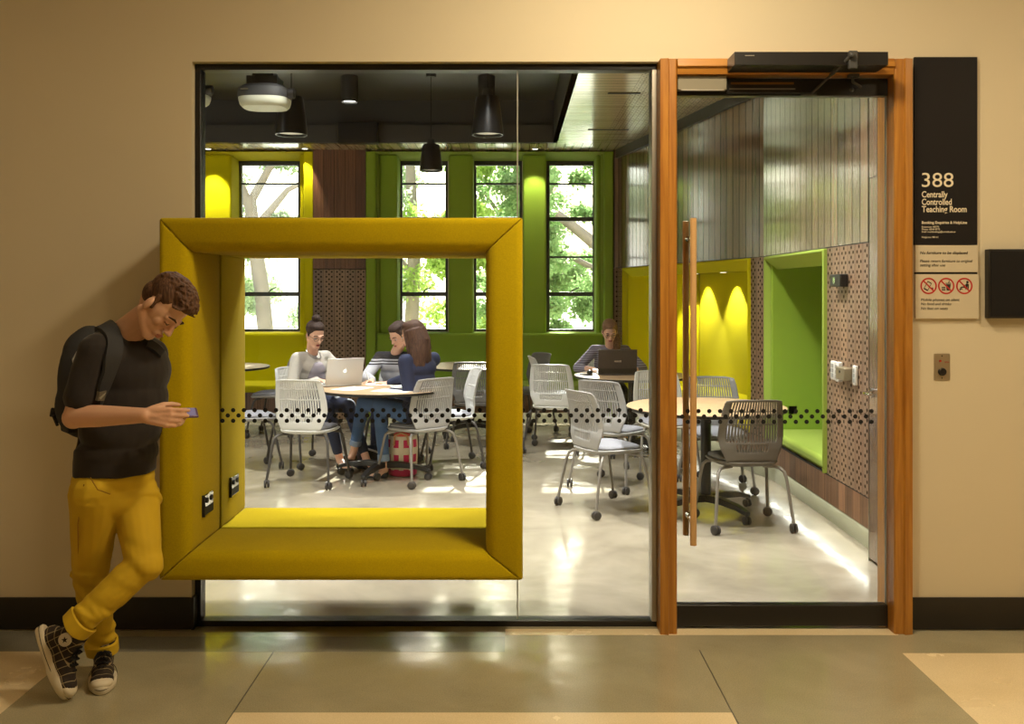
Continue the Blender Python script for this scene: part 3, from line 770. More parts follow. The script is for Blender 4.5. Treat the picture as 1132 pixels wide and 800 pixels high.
def soffit_spot(x, y, lab, power, tgt, size=50, blend=.4, z=CZ, col=(1, .93, .7), vis=True):
    t = thing('recessed_spot', lab, 'spot light', (x, y, z))
    MB().lathe([(.045, -.004), (.045, .004)], n=24).build('trim_ring', BLACKMETAL, t)
    MB().lathe([(.032, -.006), (.032, -.003)], n=24).build('lens', EMIT('spot_lens', (1, .93, .75, 1), 4), t)
    l = bpy.data.lights.new('spot', 'SPOT'); l.energy = power; l.spot_size = math.radians(size); l.spot_blend = blend; l.color = col; l.shadow_soft_size = .03
    o = bpy.data.objects.new('spot_beam', l); COL.objects.link(o); o.parent = t; o.location = (0, 0, -.02)
    d = Vector(tgt)-Vector((x, y, z-.02)); o.rotation_euler = d.to_track_quat('-Z', 'Y').to_euler()
soffit_spot(X3(237), YD(11.12), 'small spot in the timber soffit over the left yellow column', 120, (X3(237), YD(11.36), 1.6), 60)
soffit_spot(X3(591), YD(11.12), 'small spot in the timber soffit over the green column between the two right windows', 60, (X3(591), YD(11.36), 1.6), 60)
soffit_spot(X3(342), YD(11.10), 'small spot in the timber soffit over the yellow strip beside the timber pillar', 50, (X3(336), YD(11.36), 1.6), 50)
for u in (.32, 1.08):
    q = PY_(u, .74, 0)
    soffit_spot(q[0], q[1], 'small spot in the yellow alcove ceiling, %s' % ('rear one' if u < .5 else 'one nearer the door'), 75, (PY_(u, .92, 0)[0], PY_(u, .92, 0)[1], .9), 75, .3, z=HZ-.075)

def fill_can(x, D, power, lab):  # extra cans added to lift the room fill light
    t = thing('cylinder_downlight', lab, 'downlight', (x, YD(D), 3.40))
    MB().lathe([(.082, RZ-3.4), (.085, RZ-3.405), (.085, .0), (.078, .0), (.074, .02)], n=32).build('housing', CHARCOAL, t)
    MB().lathe([(.074, .018), (.074, .02)], n=32).build('lens', EMIT('fill_can_lens', (1, .96, .88, 1), 9), t)
    l = bpy.data.lights.new('can', 'AREA'); l.shape = 'DISK'; l.size = .14; l.energy = power; l.color = (1, .97, .93); l.spread = math.radians(110)
    o = bpy.data.objects.new('fill_can_light', l); COL.objects.link(o); o.parent = t; o.location = (0, 0, -.002)
for k, (x, D) in enumerate([(-3.2, 5.6), (-1.2, 5.6), (-3.6, 7.9), (-.1, 6.0), (-.95, 8.0)]):
    fill_can(x, D, 48, 'added fill light shaped as a cylinder downlight in the recess, %s' % ['near left corner', 'near row centre left', 'left side middle row', 'near row by the timber ceiling', 'middle of the recess'][k])
def fill_disc(x, D, power, lab):  # ceiling discs added as fill for the right side of the room
    t = thing('fill_downlight', lab, 'downlight', (x, YD(D), CZ))
    MB().lathe([(.09, -.006), (.09, 0)], n=32).build('trim_ring', STEEL, t)
    MB().lathe([(.075, -.008), (.075, -.005)], n=32).build('lens', EMIT('fill_disc_lens', (1, .95, .86, 1), 9), t)
    l = bpy.data.lights.new('recessed', 'AREA'); l.shape = 'DISK'; l.size = .14; l.energy = power; l.color = (1, .97, .93); l.spread = math.radians(110)
    o = bpy.data.objects.new('fill_disc_light', l); COL.objects.link(o); o.parent = t; o.location = (0, 0, -.012)
fill_disc(1.25, 5.1, 42, 'added fill light in the timber ceiling just inside the door'); fill_disc(1.1, 6.4, 38, 'added fill light in the timber ceiling above the front right table')
# ------------------------------------------------------------------ chairs
def interp(tab, v):
    for (a, x), (b, y) in zip(tab, tab[1:]):
        if v <= b:
            t = (v-a)/(b-a); t = t*t*(3-2*t)*.5 + t*.5
            return x+(y-x)*t
    return tab[-1][1]
def chair_meshes():
    # shell back : rows along a profile (y,z) with half width, slots left open
    prof = [(.00,-.02,.405,.115),(.05,-.10,.402,.125),(.10,-.165,.412,.14),(.17,-.195,.45,.165),(.30,-.205,.53,.20),(.42,-.205,.59,.212),(.60,-.22,.67,.208),(.80,-.245,.76,.195),(1.0,-.275,.838,.178)]
    ty = [(p[0], p[1]) for p in prof]; tz = [(p[0], p[2]) for p in prof]; tw = [(p[0], p[3]) for p in prof]
    nu, nv = 45, 44
    b = MB(); idx = {}
    us = [0.0]
    for i in range(nu): us.append(us[-1]+(.62 if i % 2 == 1 else 1.25))
    us = [-1+2*x/us[-1] for x in us]
    for j in range(nv+1):
        v = j/nv; y = interp(ty, v); z = interp(tz, v); w = interp(tw, v)
        for i in range(nu+1):
            u = us[i]
            yy = y + .05*u*u*(min(1, v*2.5)) ; zz = z + (-.012*(u**4) if v > .95 else 0)
            if v < .1: zz += .02*u*u
            b.v.append(Vector((u*w, yy, zz)))
    for j in range(nv):
        vm = (j+.5)/nv
        for i in range(nu):
            um = abs(-1+2*(i+.5)/nu)
            slot = i % 2 == 1 and um < .82
            band = (.25 < vm < .33 and um < .5) or (.36 < vm < .62 and um < .8) or (.645 < vm < .79) or (.815 < vm < .955)
            if slot and band: continue
            k = j*(nu+1)+i
            b.f.append((k, k+1, k+nu+2, k+nu+1))
    back = b
    def se(rx, ry, n=3.2, N=36, cy=0, front=0):
        out = []
        for k in range(N):
            a = 2*PI*k/N; c, s = math.cos(a), math.sin(a)
            x = rx*math.copysign(abs(c)**(2/n), c); y = ry*math.copysign(abs(s)**(2/n), s)
            x *= 1 - .10*(1-(y/ry+1)/2)
            out.append((x, y+cy))
        return out
    seat = MB().slab([[(x, y, z + .02*(x/.22)**2*(0) - .012*max(0, y/.2)**3) for x, y in se(rx, ry, cy=.01)] for rx, ry, z in ((.17,.17,.405),(.205,.20,.412),(.222,.215,.426),(.222,.215,.434),(.21,.205,.438))])
    pad = MB().slab([[(x, y, z - .012*max(0, y/.2)**3) for x, y in se(rx, ry, cy=.02)] for rx, ry, z in ((.198,.188,.437),(.205,.195,.446),(.200,.190,.457),(.17,.16,.464))])
    legs = []
    for sx in (-1, 1):
        legs.append(MB().tube([(sx*.10,-.10,.398),(sx*.165,-.13,.398),(sx*.195,-.155,.392),(sx*.213,-.175,.372),(sx*.222,-.19,.33),(sx*.235,-.215,.20),(sx*.25,-.24,.06)], .0105, 10))
        legs.append(MB().tube([(sx*.10,.10,.398),(sx*.165,.12,.398),(sx*.195,.14,.392),(sx*.213,.155,.372),(sx*.222,.165,.33),(sx*.235,.19,.20),(sx*.25,.22,.06)], .0105, 10))
    pos = [(-.25,-.24),(-.25,.22),(.25,-.24),(.25,.22)]
    cs = []
    for k, (x, y) in enumerate(pos):
        R = Matrix.Rotation(.5+k*1.3, 3, 'Z'); c = MB()
        for o in (-1, 1):
            c.lathe([(.012,-.009),(.026,-.007),(.030,-.002),(.030,.004),(.025,.008),(.01,.009)], Vector((x, y, .031))+R @ Vector((o*.0125, 0, 0)), 20, R @ Matrix.Rotation(PI/2*o, 3, 'Y'))
        c.tube([(x, y, .03), (x, y, .065)], .0085, 10); c.ell((x, y, .05), (.014, .014, .012))
        cs.append(c)
    return back, seat, pad, legs, cs
CM = chair_meshes()
PROTO = {}
def chair_proto(shell, leg):
    key = (shell.name, leg.name)
    t = thing('task_chair', '-', 'chair')
    back, seat, pad, legs, cs = CM
    back.build('backrest', shell, t, smooth=60, solid=.005)
    seat.build('seat', shell, t, smooth=50); pad.build('seat_pad', SEATFAB, t, smooth=60)
    for lg, c in zip(legs, cs):
        o = lg.build('leg', leg, t, smooth=60); c.build('caster', CASTER, o, smooth=40)
    PROTO[key] = t
    return t
used = set()
def chair(X, D, fx, fy, lab, shell, leg, group=None):
    key = (shell.name, leg.name)
    if key not in PROTO: o = chair_proto(shell, leg)
    else: o = copy_tree(PROTO[key])
    o.location = (X, YD(D), 0); o.rotation_euler = (0, 0, math.atan2(-fx, fy))
    o['label'] = lab; o['group'] = 'task chairs around the tables'
    return o
chair(-1.60, 7.50, .17, .98, 'white slotted task chair seen from behind at the near left of the laptop table', WHITEPL, LEGDARK)
chair(-.745, 7.59, -.68, .73, 'light grey task chair the woman in the navy cardigan sits on', GREYPL, LEGGREY)
chair(-.535, 8.28, -.97, -.24, 'white task chair empty, right behind the chair of the navy cardigan woman', WHITEPL, LEGDARK)
chair(-.36, 9.30, .08, 1, 'charcoal task chair seen from behind, beside the right post of the yellow box', CHARPL, LEGDARK)
chair(.44, 9.92, .97, .1, 'white task chair in profile, left of the table with the black laptop', WHITEPL, LEGGREY)
chair(.14, 10.32, -.8, -.5, 'grey task chair farthest back by the green bench, its top edge just showing', CHARPL, LEGDARK)
chair(.41, 9.02, .25, .97, 'white task chair with its back to the viewer at the black laptop table', WHITEPL, LEGDARK)
chair(.655, 6.60, .89, .46, 'light grey task chair nearest the glass, standing alone in profile', GREYPL, LEGGREY)
chair(.79, 7.39, .6, .8, 'light grey task chair just behind the lone profile chair', GREYPL, LEGGREY)
chair(1.25, 7.86, .12, -1, 'pale grey task chair facing the viewer behind the left end of the front right table', mat('warm_grey_shell_plastic', rgb(176,172,160), .4), LEGGREY)
chair(1.56, 7.27, -.05, -1, 'grey task chair facing the viewer behind the front right table', CHARPL, LEGGREY)
chair(1.49, 6.15, -.09, 1, 'taupe task chair seen from behind through the glass door, at the front right table', DARKPL, LEGGREY)
chair(-2.27, 8.22, .9, .43, 'light grey task chair half hidden by the left side of the yellow box', GREYPL, LEGDARK)
chair(-2.50, 10.0, -1, .05, 'grey task chair facing the small table by the yellow wall bench', GREYPL, LEGDARK)
chair(-1.80, 8.36, .78, -.63, 'white task chair the woman with the bun sits on', WHITEPL, LEGDARK)
chair(-1.05, 8.62, -.1, -1, 'grey task chair of the woman in the striped jumper', GREYPL, LEGDARK)
chair(.98, 9.72, .1, -1, 'white task chair of the woman with the black laptop', WHITEPL, LEGDARK)

# ------------------------------------------------------------------ tables
def table(X, D, lab, rot=.3, r=.54):
    t = thing('round_table', lab, 'table', (X, YD(D), 0), rz=rot, group='round cafe tables on castors')
    MB().lathe([(r-.012, .706), (r, .712), (r, .7255), (r-.004, .7275)], n=64).build('table_edge', BLACKMETAL, t)
    MB().lathe([(r-.006, .7276), (r-.003, .7285), (r-.004, .73)], n=64).build('tabletop', TABLETOP, t)
    MB().lathe([(.035, .10), (.035, .69), (.15, .70), (.15, .706)], n=28).build('column', BLACKMETAL, t)
    for k in range(4):
        R = Matrix.Rotation(PI/4+k*PI/2, 3, 'Z')
        b = MB(); sec = []
        for x, z, w, h in ((.0,.13,.03,.05),(.15,.135,.028,.045),(.30,.115,.024,.035),(.40,.085,.02,.025)):
            sec.append([R @ Vector((x, -w, z-h)), R @ Vector((x, w, z-h)), R @ Vector((x, w, z)), R @ Vector((x, -w, z))])
        b.slab(sec); o = b.build('foot', BLACKMETAL, t, bevel=.005)
        c = MB(); p = R @ Vector((.385, 0, .028)); R2 = Matrix.Rotation(.7+k, 3, 'Z')
        for s in (-1, 1): c.lathe([(.012,-.01),(.026,-.007),(.028,0),(.026,.006),(.01,.01)], p + R2 @ Vector((s*.014,0,0)), 20, R2 @ Matrix.Rotation(PI/2, 3, 'Y'))
        c.tube([p, p+Vector((0,0,.06))], .01, 10); c.build('caster', CASTER, o)
    return t
T1 = (-1.04, 7.72); T2 = (1.12, 8.88); T3 = (-.43, 10.02); T4 = (-3.08, 9.9); T5 = (1.32, 6.47)
table(*T1, 'round table where the three women study, white laptop and papers on it', .5)
table(*T2, 'round table carrying the black laptop', .2)
table(*T3, 'round table farther back by the green bench, mostly hidden by the navy cardigan woman', .1)
table(*T4, 'round table by the yellow wall bench at the left, only its right end showing', .4)
table(*T5, 'empty round table nearest the glass door', -.25)

# ------------------------------------------------------------------ things on the tables
TZ = .7305
def text_mesh(s, size, mat_, loc, R, parent=None, name='lettering', ext=.0004, bold=0, align='LEFT', shear=0, xs=1.0, sp=1.0):
    c = bpy.data.curves.new('t', 'FONT'); c.body = s; c.size = size; c.extrude = ext; c.align_x = align; c.offset = bold; c.shear = shear; c.space_character = sp; c.resolution_u = 4
    o = bpy.data.objects.new('t', c); COL.objects.link(o)
    bpy.context.view_layer.update()
    me = bpy.data.meshes.new_from_object(o.evaluated_get(bpy.context.evaluated_depsgraph_get())); bpy.data.objects.remove(o)
    M = Matrix.Translation(loc) @ R.to_4x4() @ Matrix.Diagonal((xs, 1, 1, 1))
    me.transform(M); me.materials.clear(); me.materials.append(mat_); me.name = name
    q = bpy.data.objects.new(name, me); link(q, parent); return q
def laptop(X, D, face, lab, body, lidw, lidh, logo, kb, tilt=18, emit_logo=None, strip=None):
    """face: direction the user sits"""
    t = thing('laptop', lab, 'laptop', (X, YD(D), TZ), rz=math.atan2(face[0], -face[1]))
    # local: user on -Y side, lid hinge at +Y, lid outside faces +Y
    dep = lidh*.98
    base = MB().box(-lidw/2, lidw/2, -dep*.5, dep*.5, 0, .014).build('base', body, t, bevel=.004)
    MB().box(-lidw/2+.02, lidw/2-.02, -dep*.1, dep*.38, .0141, .0155).build('keyboard', kb, base, smooth=None)
    a = math.radians(tilt); up = Vector((0, math.sin(a), math.cos(a))); nr = Vector((0, math.cos(a), -math.sin(a)))
    h = Vector((0, dep*.5-.004, .012)); R = Matrix((Vector((-1,0,0)), up, nr)).transposed()   # local x -> -X so text reads from outside
    lid = MB().obox(h+up*lidh/2, (lidw, .007, lidh), Matrix((Vector((1,0,0)), nr, up)).transposed()).build('lid', body, t, bevel=.003)
    MB().obox(h+up*lidh/2-nr*.004, (lidw-.02, .0008, lidh-.02), Matrix((Vector((1,0,0)), nr, up)).transposed()).build('screen', EMIT('laptop_screen', (.6,.75,1,1), 1.2), lid, smooth=None)
    if strip: MB().obox(h+up*.028+nr*.0037, (lidw, .0012, .05), Matrix((Vector((1,0,0)), nr, up)).transposed()).build('hinge_band', strip, lid, smooth=None)
    logo(lid, h+up*lidh*.52+nr*.0037, R)
    return t
def apple(lid, c, R):
    s = .030; body = []
    for k in range(40):
        q = 2*PI*k/40; r = .5*(1+.06*math.cos(2*q))
        x = r*math.cos(q)*.95; y = r*math.sin(q)
        y -= .09*math.exp(-(x/.14)**2)*(1 if y > 0 else -.6)
        if x > 0.2:
            d = math.hypot(x-.62, y-.05)
            if d < .24: x -= (.24-d)*.9
        body.append((x, y))
    def put(pts, b): b.prism([c + R @ Vector((x*s, y*s, 0)) for x, y in pts], R @ Vector((0, 0, .0006)))
    b = MB(); put(body, b); leaf = [(0, .56), (.03, .7), (.14, .82), (.22, .84), (.2, .7), (.1, .58)]; put(leaf, b)
    b.build('logo', EMIT('lit_logo', (1, 1, 1, 1), 1.6), lid, smooth=None)
def word(lid, c, R):
    text_mesh('ASUS', .024, CHROME, c - R @ Vector((0, .008, 0)), R, lid, 'logo', align='CENTER', bold=.0006, xs=1.2)
SILVER = mat('silver_aluminium', rgb(205, 203, 198), .38, .35)
TAUPEL = mat('brown_black_lid', rgb(62, 54, 48), .35)
laptop(XD(374, 7.93), 7.93, (-.55, .83), 'silver laptop with lit fruit logo in front of the woman with the bun', SILVER, .325, .225, apple, mat('key_black', rgb(30,30,32), .5), tilt=14)
laptop(XD(681, 8.95), 8.95, (.0, 1), 'black brown laptop in front of the woman at the right rear table', TAUPEL, .36, .235, word, mat('key_black2', rgb(30,30,32), .5), tilt=12, strip=BLACKMETAL)
PAPER = mat('white_paper', rgb(236, 236, 232), .7)
def sheet(X, D, r, w, h, z, lab, th=.0012, m=PAPER, name='paper_sheet', cat='paper'):
    R = Matrix.Rotation(r, 3, 'Z')
    b = MB().obox((0,0,th/2), (w, h, th), Matrix.Identity(3))
    if name == 'paper_sheet':
        # a slightly lifted corner
        b.obox((w*.1, -h*.1, th*1.2), (w*.9, h*.85, th*.5), Matrix.Rotation(.03, 3, 'Z'))
    o = b.build(name, m, smooth=None); o.location = (X, YD(D), TZ+z); o.rotation_euler = (0,0,r)
    return tag(o, lab, cat)
sheet(-1.13, 8.02, .3, .21, .297, 0, 'white sheet under the hand with the pen'); sheet(-1.28, 7.62, -.5, .21, .297, 0, 'white sheet on the left of the study table, in front of the laptop')
sheet(-.84, 7.78, .2, .30, .21, 0, 'open white pages between the two women on the right of the study table', th=.004)
sheet(-.93, 7.45, 1.2, .21, .297, 0, 'white sheet at the near edge of the study table')
nb = sheet(-.74, 7.62, .15, .22, .28, .006, 'blue grey notebook on the study table beside the navy cardigan woman', th=.012, m=mat('notebook_cover', rgb(120, 132, 160), .5), name='notebook', cat='notebook')
nb.location.z = TZ+.0005; nb.location.x=-.66; nb.location.y = YD(7.98)
ms = thing('computer_mouse', 'small black mouse left of the black laptop', 'computer mouse', (XD(652, 9.0), YD(9.0), TZ))
MB().slab([[(x*s, y*s, z) for x, y in [(.03*math.cos(2*PI*k/20), .052*math.sin(2*PI*k/20)) for k in range(20)]] for s, z in ((.9,0),(1,.008),(.92,.02),(.6,.032),(.2,.036))]).build('case', BLACKMETAL, ms, smooth=60)
MB().tube([(0,.03,.034),(0,.042,.028)], .004, 8).build('scroll_wheel', STEEL, ms)
ph = thing('phone', 'dark phone lying beside the mouse on the black laptop table', 'phone', (XD(648, 8.85), YD(8.85), TZ), rz=.4)
MB().box(-.035,.035,-.07,.07,0,.008).build('case', BLACKMETAL, ph, bevel=.003); MB().box(-.031,.031,-.062,.062,.008,.0086).build('screen', mat('phone_glass', rgb(20,20,24), .05), ph, smooth=None)

# bags on the floor
PINK = None
def woven():
    m, n, l, p = nt('pink_cream_weave')
    tc = n.new('ShaderNodeTexCoord'); sp = n.new('ShaderNodeSeparateXYZ'); l.new(tc.outputs['Object'], sp.inputs[0])
    ang = M_(n, 'ARCTAN2', sp.outputs[1], sp.outputs[0], l)
    a = M_(n, 'GREATER_THAN', M_(n, 'SINE', M_(n, 'MULTIPLY', sp.outputs[2], 2*PI/.12, l), None, l), -.1, l)
    c = M_(n, 'GREATER_THAN', M_(n, 'SINE', M_(n, 'MULTIPLY', ang, 9, l), None, l), -.1, l)
    k = M_(n, 'MULTIPLY', a, c, l)
    low = M_(n, 'LESS_THAN', sp.outputs[2], .055, l)
    k = M_(n, 'MAXIMUM', k, low, l)
    mx = n.new('ShaderNodeMix'); mx.data_type = 'RGBA'; mx.inputs[6].default_value = rgb(214, 200, 178); mx.inputs[7].default_value = rgb(190, 30, 84)
    l.new(k, mx.inputs[0]); l.new(mx.outputs[2], p.inputs['Base Color']); p.inputs['Roughness'].default_value = .85
    return m
bg_ = thing('woven_bag', 'pink and cream woven basket bag on the floor under the navy cardigan woman\'s chair', 'bag', (-.90, YD(7.83), 0))
MB().lathe([(.10, 0), (.115, .01), (.12, .12), (.125, .25), (.118, .33), (.112, .33), (.118, .25), (.108, .02), (0, .02)], n=40).build('body', woven(), bg_)
for s in (-1, 1):
    MB().tube([(-.06, s*.115, .26), (-.05, s*.13, .34), (0, s*.135, .365), (.05, s*.13, .34), (.06, s*.115, .26)], .008, 8).build('handle', mat('tan_rope', rgb(186, 140, 96), .8), bg_)
MB().ell((.0, -.06, .335), (.07, .05, .035)).build('scarf', mat('coral_cloth', rgb(214, 84, 70), .8), bg_)
sb = thing('shoulder_bag', 'dark blue soft bag on the floor beneath the study table', 'bag', (-1.20, YD(8.12), 0), rz=.3)
b = MB(); b.ell((0,0,.10), (.17,.09,.10)); b.ell((.06,.02,.13), (.09,.07,.08)); b.ell((-.08,0,.07), (.1,.08,.07)); b.box(-.13,.13,-.06,.06,.004,.08)
blob('body', b, mat('navy_canvas', rgb(38, 42, 58), .85, bump=.4, bscale=60), sb, voxel=.01)
MB().tube([(-.13,0,.14),(-.10,-.08,.2),(.02,-.12,.16),(.12,-.1,.1),(.17,-.04,.05)], .008, 8).build('strap', mat('pale_strap', rgb(190,190,195), .6), sb)

# ------------------------------------------------------------------ signs on the corridor wall
SIGNBLK = mat('sign_black', rgb(22, 18, 17), .6, spec=.25); SIGNCRM = mat('sign_cream', rgb(196, 184, 158), .5); INK = mat('sign_ink', rgb(40, 34, 30), .6); SIGNTXT = mat('sign_cream_text', rgb(226, 214, 186), .6); RED = mat('sign_red', rgb(176, 34, 30), .5)
DS = 4.225; SYF = YD(DS)
def sx_(px): return XD(px, DS)
def sz_(py): return ZD(py, DS)
RS = Matrix.Rotation(PI/2, 3, 'X')
sg = thing('room_sign', 'tall black room sign reading 388 right of the timber door frame', 'sign', ((sx_(1011)+sx_(1080))/2, 0, sz_(270)), world=True)
MB().box(sx_(1011), sx_(1080.5), SYF, -.001, sz_(270.5), sz_(63)).build('board', SIGNBLK, sg, smooth=None)
def line(par, s, px, py, h, m=SIGNTXT, bold=0, shear=0, xs=1.0, wpx=None):
    """one line of lettering: cap height h px, baseline at py"""
    size = h*DS/F/.69
    o = text_mesh(s, size, m, (0,0,0), Matrix.Identity(3), par, 'lettering', bold=bold*size, shear=shear)
    xsv = [v.co.x for v in o.data.vertices]; w0 = max(xsv)-min(xsv); x0 = min(xsv)
    k = (wpx*DS/F/w0) if wpx else xs
    o.data.transform(Matrix.Translation((sx_(px), SYF-.0006, sz_(py))) @ RS.to_4x4() @ Matrix.Diagonal((k,1,1,1)) @ Matrix.Translation((-x0,0,0)))
    return o
line(sg, '388', 1019, 206.5, 15.5, wpx=35)
line(sg, 'Centrally', 1019, 218, 6.6, bold=.014, wpx=28.5); line(sg, 'Controlled', 1019, 226.3, 6.6, bold=.014, wpx=33); line(sg, 'Teaching Room', 1019, 234.3, 6.6, bold=.014, wpx=49.5)
line(sg, 'Booking Enquiries & HelpLine', 1019, 247.3, 2.9, bold=.02, wpx=50)
line(sg, 'Extension 48775', 1019, 251.6, 1.9, wpx=19); line(sg, 'Phone: 8344 8775', 1019, 254.3, 1.9, wpx=20); line(sg, 'Email: roombookings@unimelb.edu.au', 1019, 257.0, 1.9, wpx=37); line(sg, 'HelpLine 98111', 1019, 263, 1.9, wpx=18)
s2 = thing('notice_sign', 'cream notice "No furniture to be displaced" under the black room sign', 'sign', ((sx_(1012)+sx_(1081))/2, 0, sz_(300)), world=True)
MB().box(sx_(1012), sx_(1081), SYF, -.001, sz_(300.5), sz_(271)).build('board', SIGNCRM, s2, smooth=None)
line(s2, 'No furniture to be displaced', 1017, 280.8, 3, INK, bold=.015, shear=.2, wpx=53)
line(s2, 'Please return furniture to original', 1017, 289.8, 3, INK, shear=.2, wpx=58); line(s2, 'setting after use', 1017, 294.4, 3, INK, shear=.2, wpx=28)
s3 = thing('prohibition_sign', 'cream sign with three red prohibition rings, lowest of the stacked signs', 'sign', ((sx_(1012)+sx_(1082))/2, 0, sz_(352)), world=True)
MB().box(sx_(1012), sx_(1082), SYF, -.001, sz_(352), sz_(303)).build('board', SIGNCRM, s3, smooth=None)
MB().box(sx_(1012), sx_(1081), SYF+.004, -.001, sz_(302.9), sz_(300.6)).build('divider', BLACK, s3, smooth=None)
for s, py in (('Mobile phones on silent', 332.6), ('No food and drinks', 337.2), ('No feet on seats', 342.2)): line(s3, s, 1018, py, 3, INK, shear=.2, wpx=len(s)*1.86)
def pict(cx, cy, kind):
    r = 9.1*DS/F; c = Vector((sx_(cx), SYF, sz_(cy)))
    def ring(r0, r1, m, nm, y):
        b = MB(); N = 40; o = [(r1*math.cos(2*PI*k/N), r1*math.sin(2*PI*k/N)) for k in range(N)]; i = [(r0*math.cos(2*PI*k/N), r0*math.sin(2*PI*k/N)) for k in range(N)]
        vs = [(c.x+x, c.y+y, c.z+z) for x, z in o+i] + [(c.x+x, c.y, c.z+z) for x, z in o+i]; fs = []
        for k in range(N):
            k2 = (k+1)%N; fs += [(k, k2, N+k2, N+k), (2*N+k, 2*N+k2, k2, k), (N+k, N+k2, 3*N+k2, 3*N+k)]
        b.add(vs, fs); return b
    b = MB(); k = DS/F
    def P(x, z, y=-.0006): return Vector((c.x+x*k, c.y+y, c.z+z*k))
    def poly(pts): b.prism([P(x, z) for x, z in pts], (0, .0006, 0))
    def limb(x0, z0, x1, z1, w): 
        d = Vector((x1-x0, z1-z0)).normalized()*w; poly([(x0-d.y, z0+d.x), (x1-d.y, z1+d.x), (x1+d.y, z1-d.x), (x0+d.y, z0-d.x)])
    def disc(x, z, r_, N=14): poly([(x+r_*math.cos(2*PI*q/N), z+r_*math.sin(2*PI*q/N)) for q in range(N)])
    if kind == 0:
        R2 = lambda x, z: (x*math.cos(.5)+z*math.sin(.5)-1, -x*math.sin(.5)+z*math.cos(.5))
        for a in ([(-2.6,-5),(-2,-5),(-2,5),(-2.6,5)], [(2,-5),(2.6,-5),(2.6,5),(2,5)], [(-2.6,4),(2.6,4),(2.6,5),(-2.6,5)], [(-2.6,-5),(2.6,-5),(2.6,-3.6),(-2.6,-3.6)]): poly([R2(*q) for q in a])
        disc(4, -3, 1.3)
    elif kind == 1:
        poly([(.5,-5), (4,-5), (5,2), (-.5,2)]); poly([(-.8,2.6),(5.4,2.6),(5.4,3.4),(-.8,3.4)]); limb(2.5,3,3.5,6,.35)
        for z in (-4.6, -3.0, -1.4): poly([(-5,z-.5),(-.8,z-.5),(-.8,z+.5),(-5,z+.5)])
    else:
        disc(3.4, 4.2, 1.4); limb(3.2,2.6,2.2,-2,1.1); limb(2.2,-2,-1.5,-1.0,.8); limb(-1.5,-1.0,-4.5,-2.2,.7); limb(2.8,1.5,.2,.6,.5); limb(4.6,2,4.2,-3.2,.5); limb(4.2,-3.2,1,-3.2,.5); limb(-5.4,-3.4,-2,-3.4,.5); limb(-4.6,-3.4,-4.6,-5,.4)
    b.build('icon', INK, s3, smooth=None)
    ring(r*.82, r, RED, 'ring', -.0009).build('ring', RED, s3, smooth=None)
    b2 = MB(); d = Vector((-1, 0, 1)).normalized()*r*.86; w = Vector((1,0,1)).normalized()*r*.08; cc = c+Vector((0,-.0012,0))
    b2.prism([cc-d-w, cc-d+w, cc+d+w, cc+d-w], (0, .0012, 0)); b2.build('slash', RED, s3, smooth=None)
pict(1026.5, 316, 0); pict(1046, 316, 1); pict(1066, 316, 2)
sc_ = thing('wall_display', 'black rectangular panel mounted on the wall at the right edge', 'panel', (sx_(1116), 0, sz_(352)), world=True)
MB().box(sx_(1090), sx_(1146), YD(4.20), -.001, sz_(351.5), sz_(275.5)).build('casing', BLACKMETAL, sc_, bevel=.003)
MB().box(sx_(1092), sx_(1144), YD(4.1985), YD(4.2005), sz_(349), sz_(278)).build('face', mat('display_face', rgb(20, 18, 18), .6, spec=.25), sc_, smooth=None)
ks = thing('key_switch', 'small steel plate with black key cylinder on the wall right of the door', 'key switch', (sx_(1042.5), 0, sz_(405)), world=True)
pl_ = MB().box(sx_(1034), sx_(1051.5), -.004, -.0005, sz_(420.5), sz_(391)).build('plate', mat('worn_steel', rgb(190, 176, 150), .3, .8), ks, bevel=.001)
MB().lathe([(.018, 0), (.018, .006), (.015, .012)], (sx_(1042.6), -.004, sz_(411)), 24, Matrix.Rotation(PI/2, 3, 'X')).build('lock_cylinder', BLACKMETAL, ks)
b = MB()
for z in (393.5, 418): b.tube([(sx_(1042.5), -.004, sz_(z)), (sx_(1042.5), -.0055, sz_(z))], .003, 10)
b.build('screw', BLACKMETAL, ks); MB().tube([(sx_(1040.5), -.004, sz_(399)), (sx_(1040.5), -.008, sz_(399))], .005, 12).build('indicator', RED, ks)
line(ks, 'OPEN', 1044, 401, 1.6, RED, wpx=5)
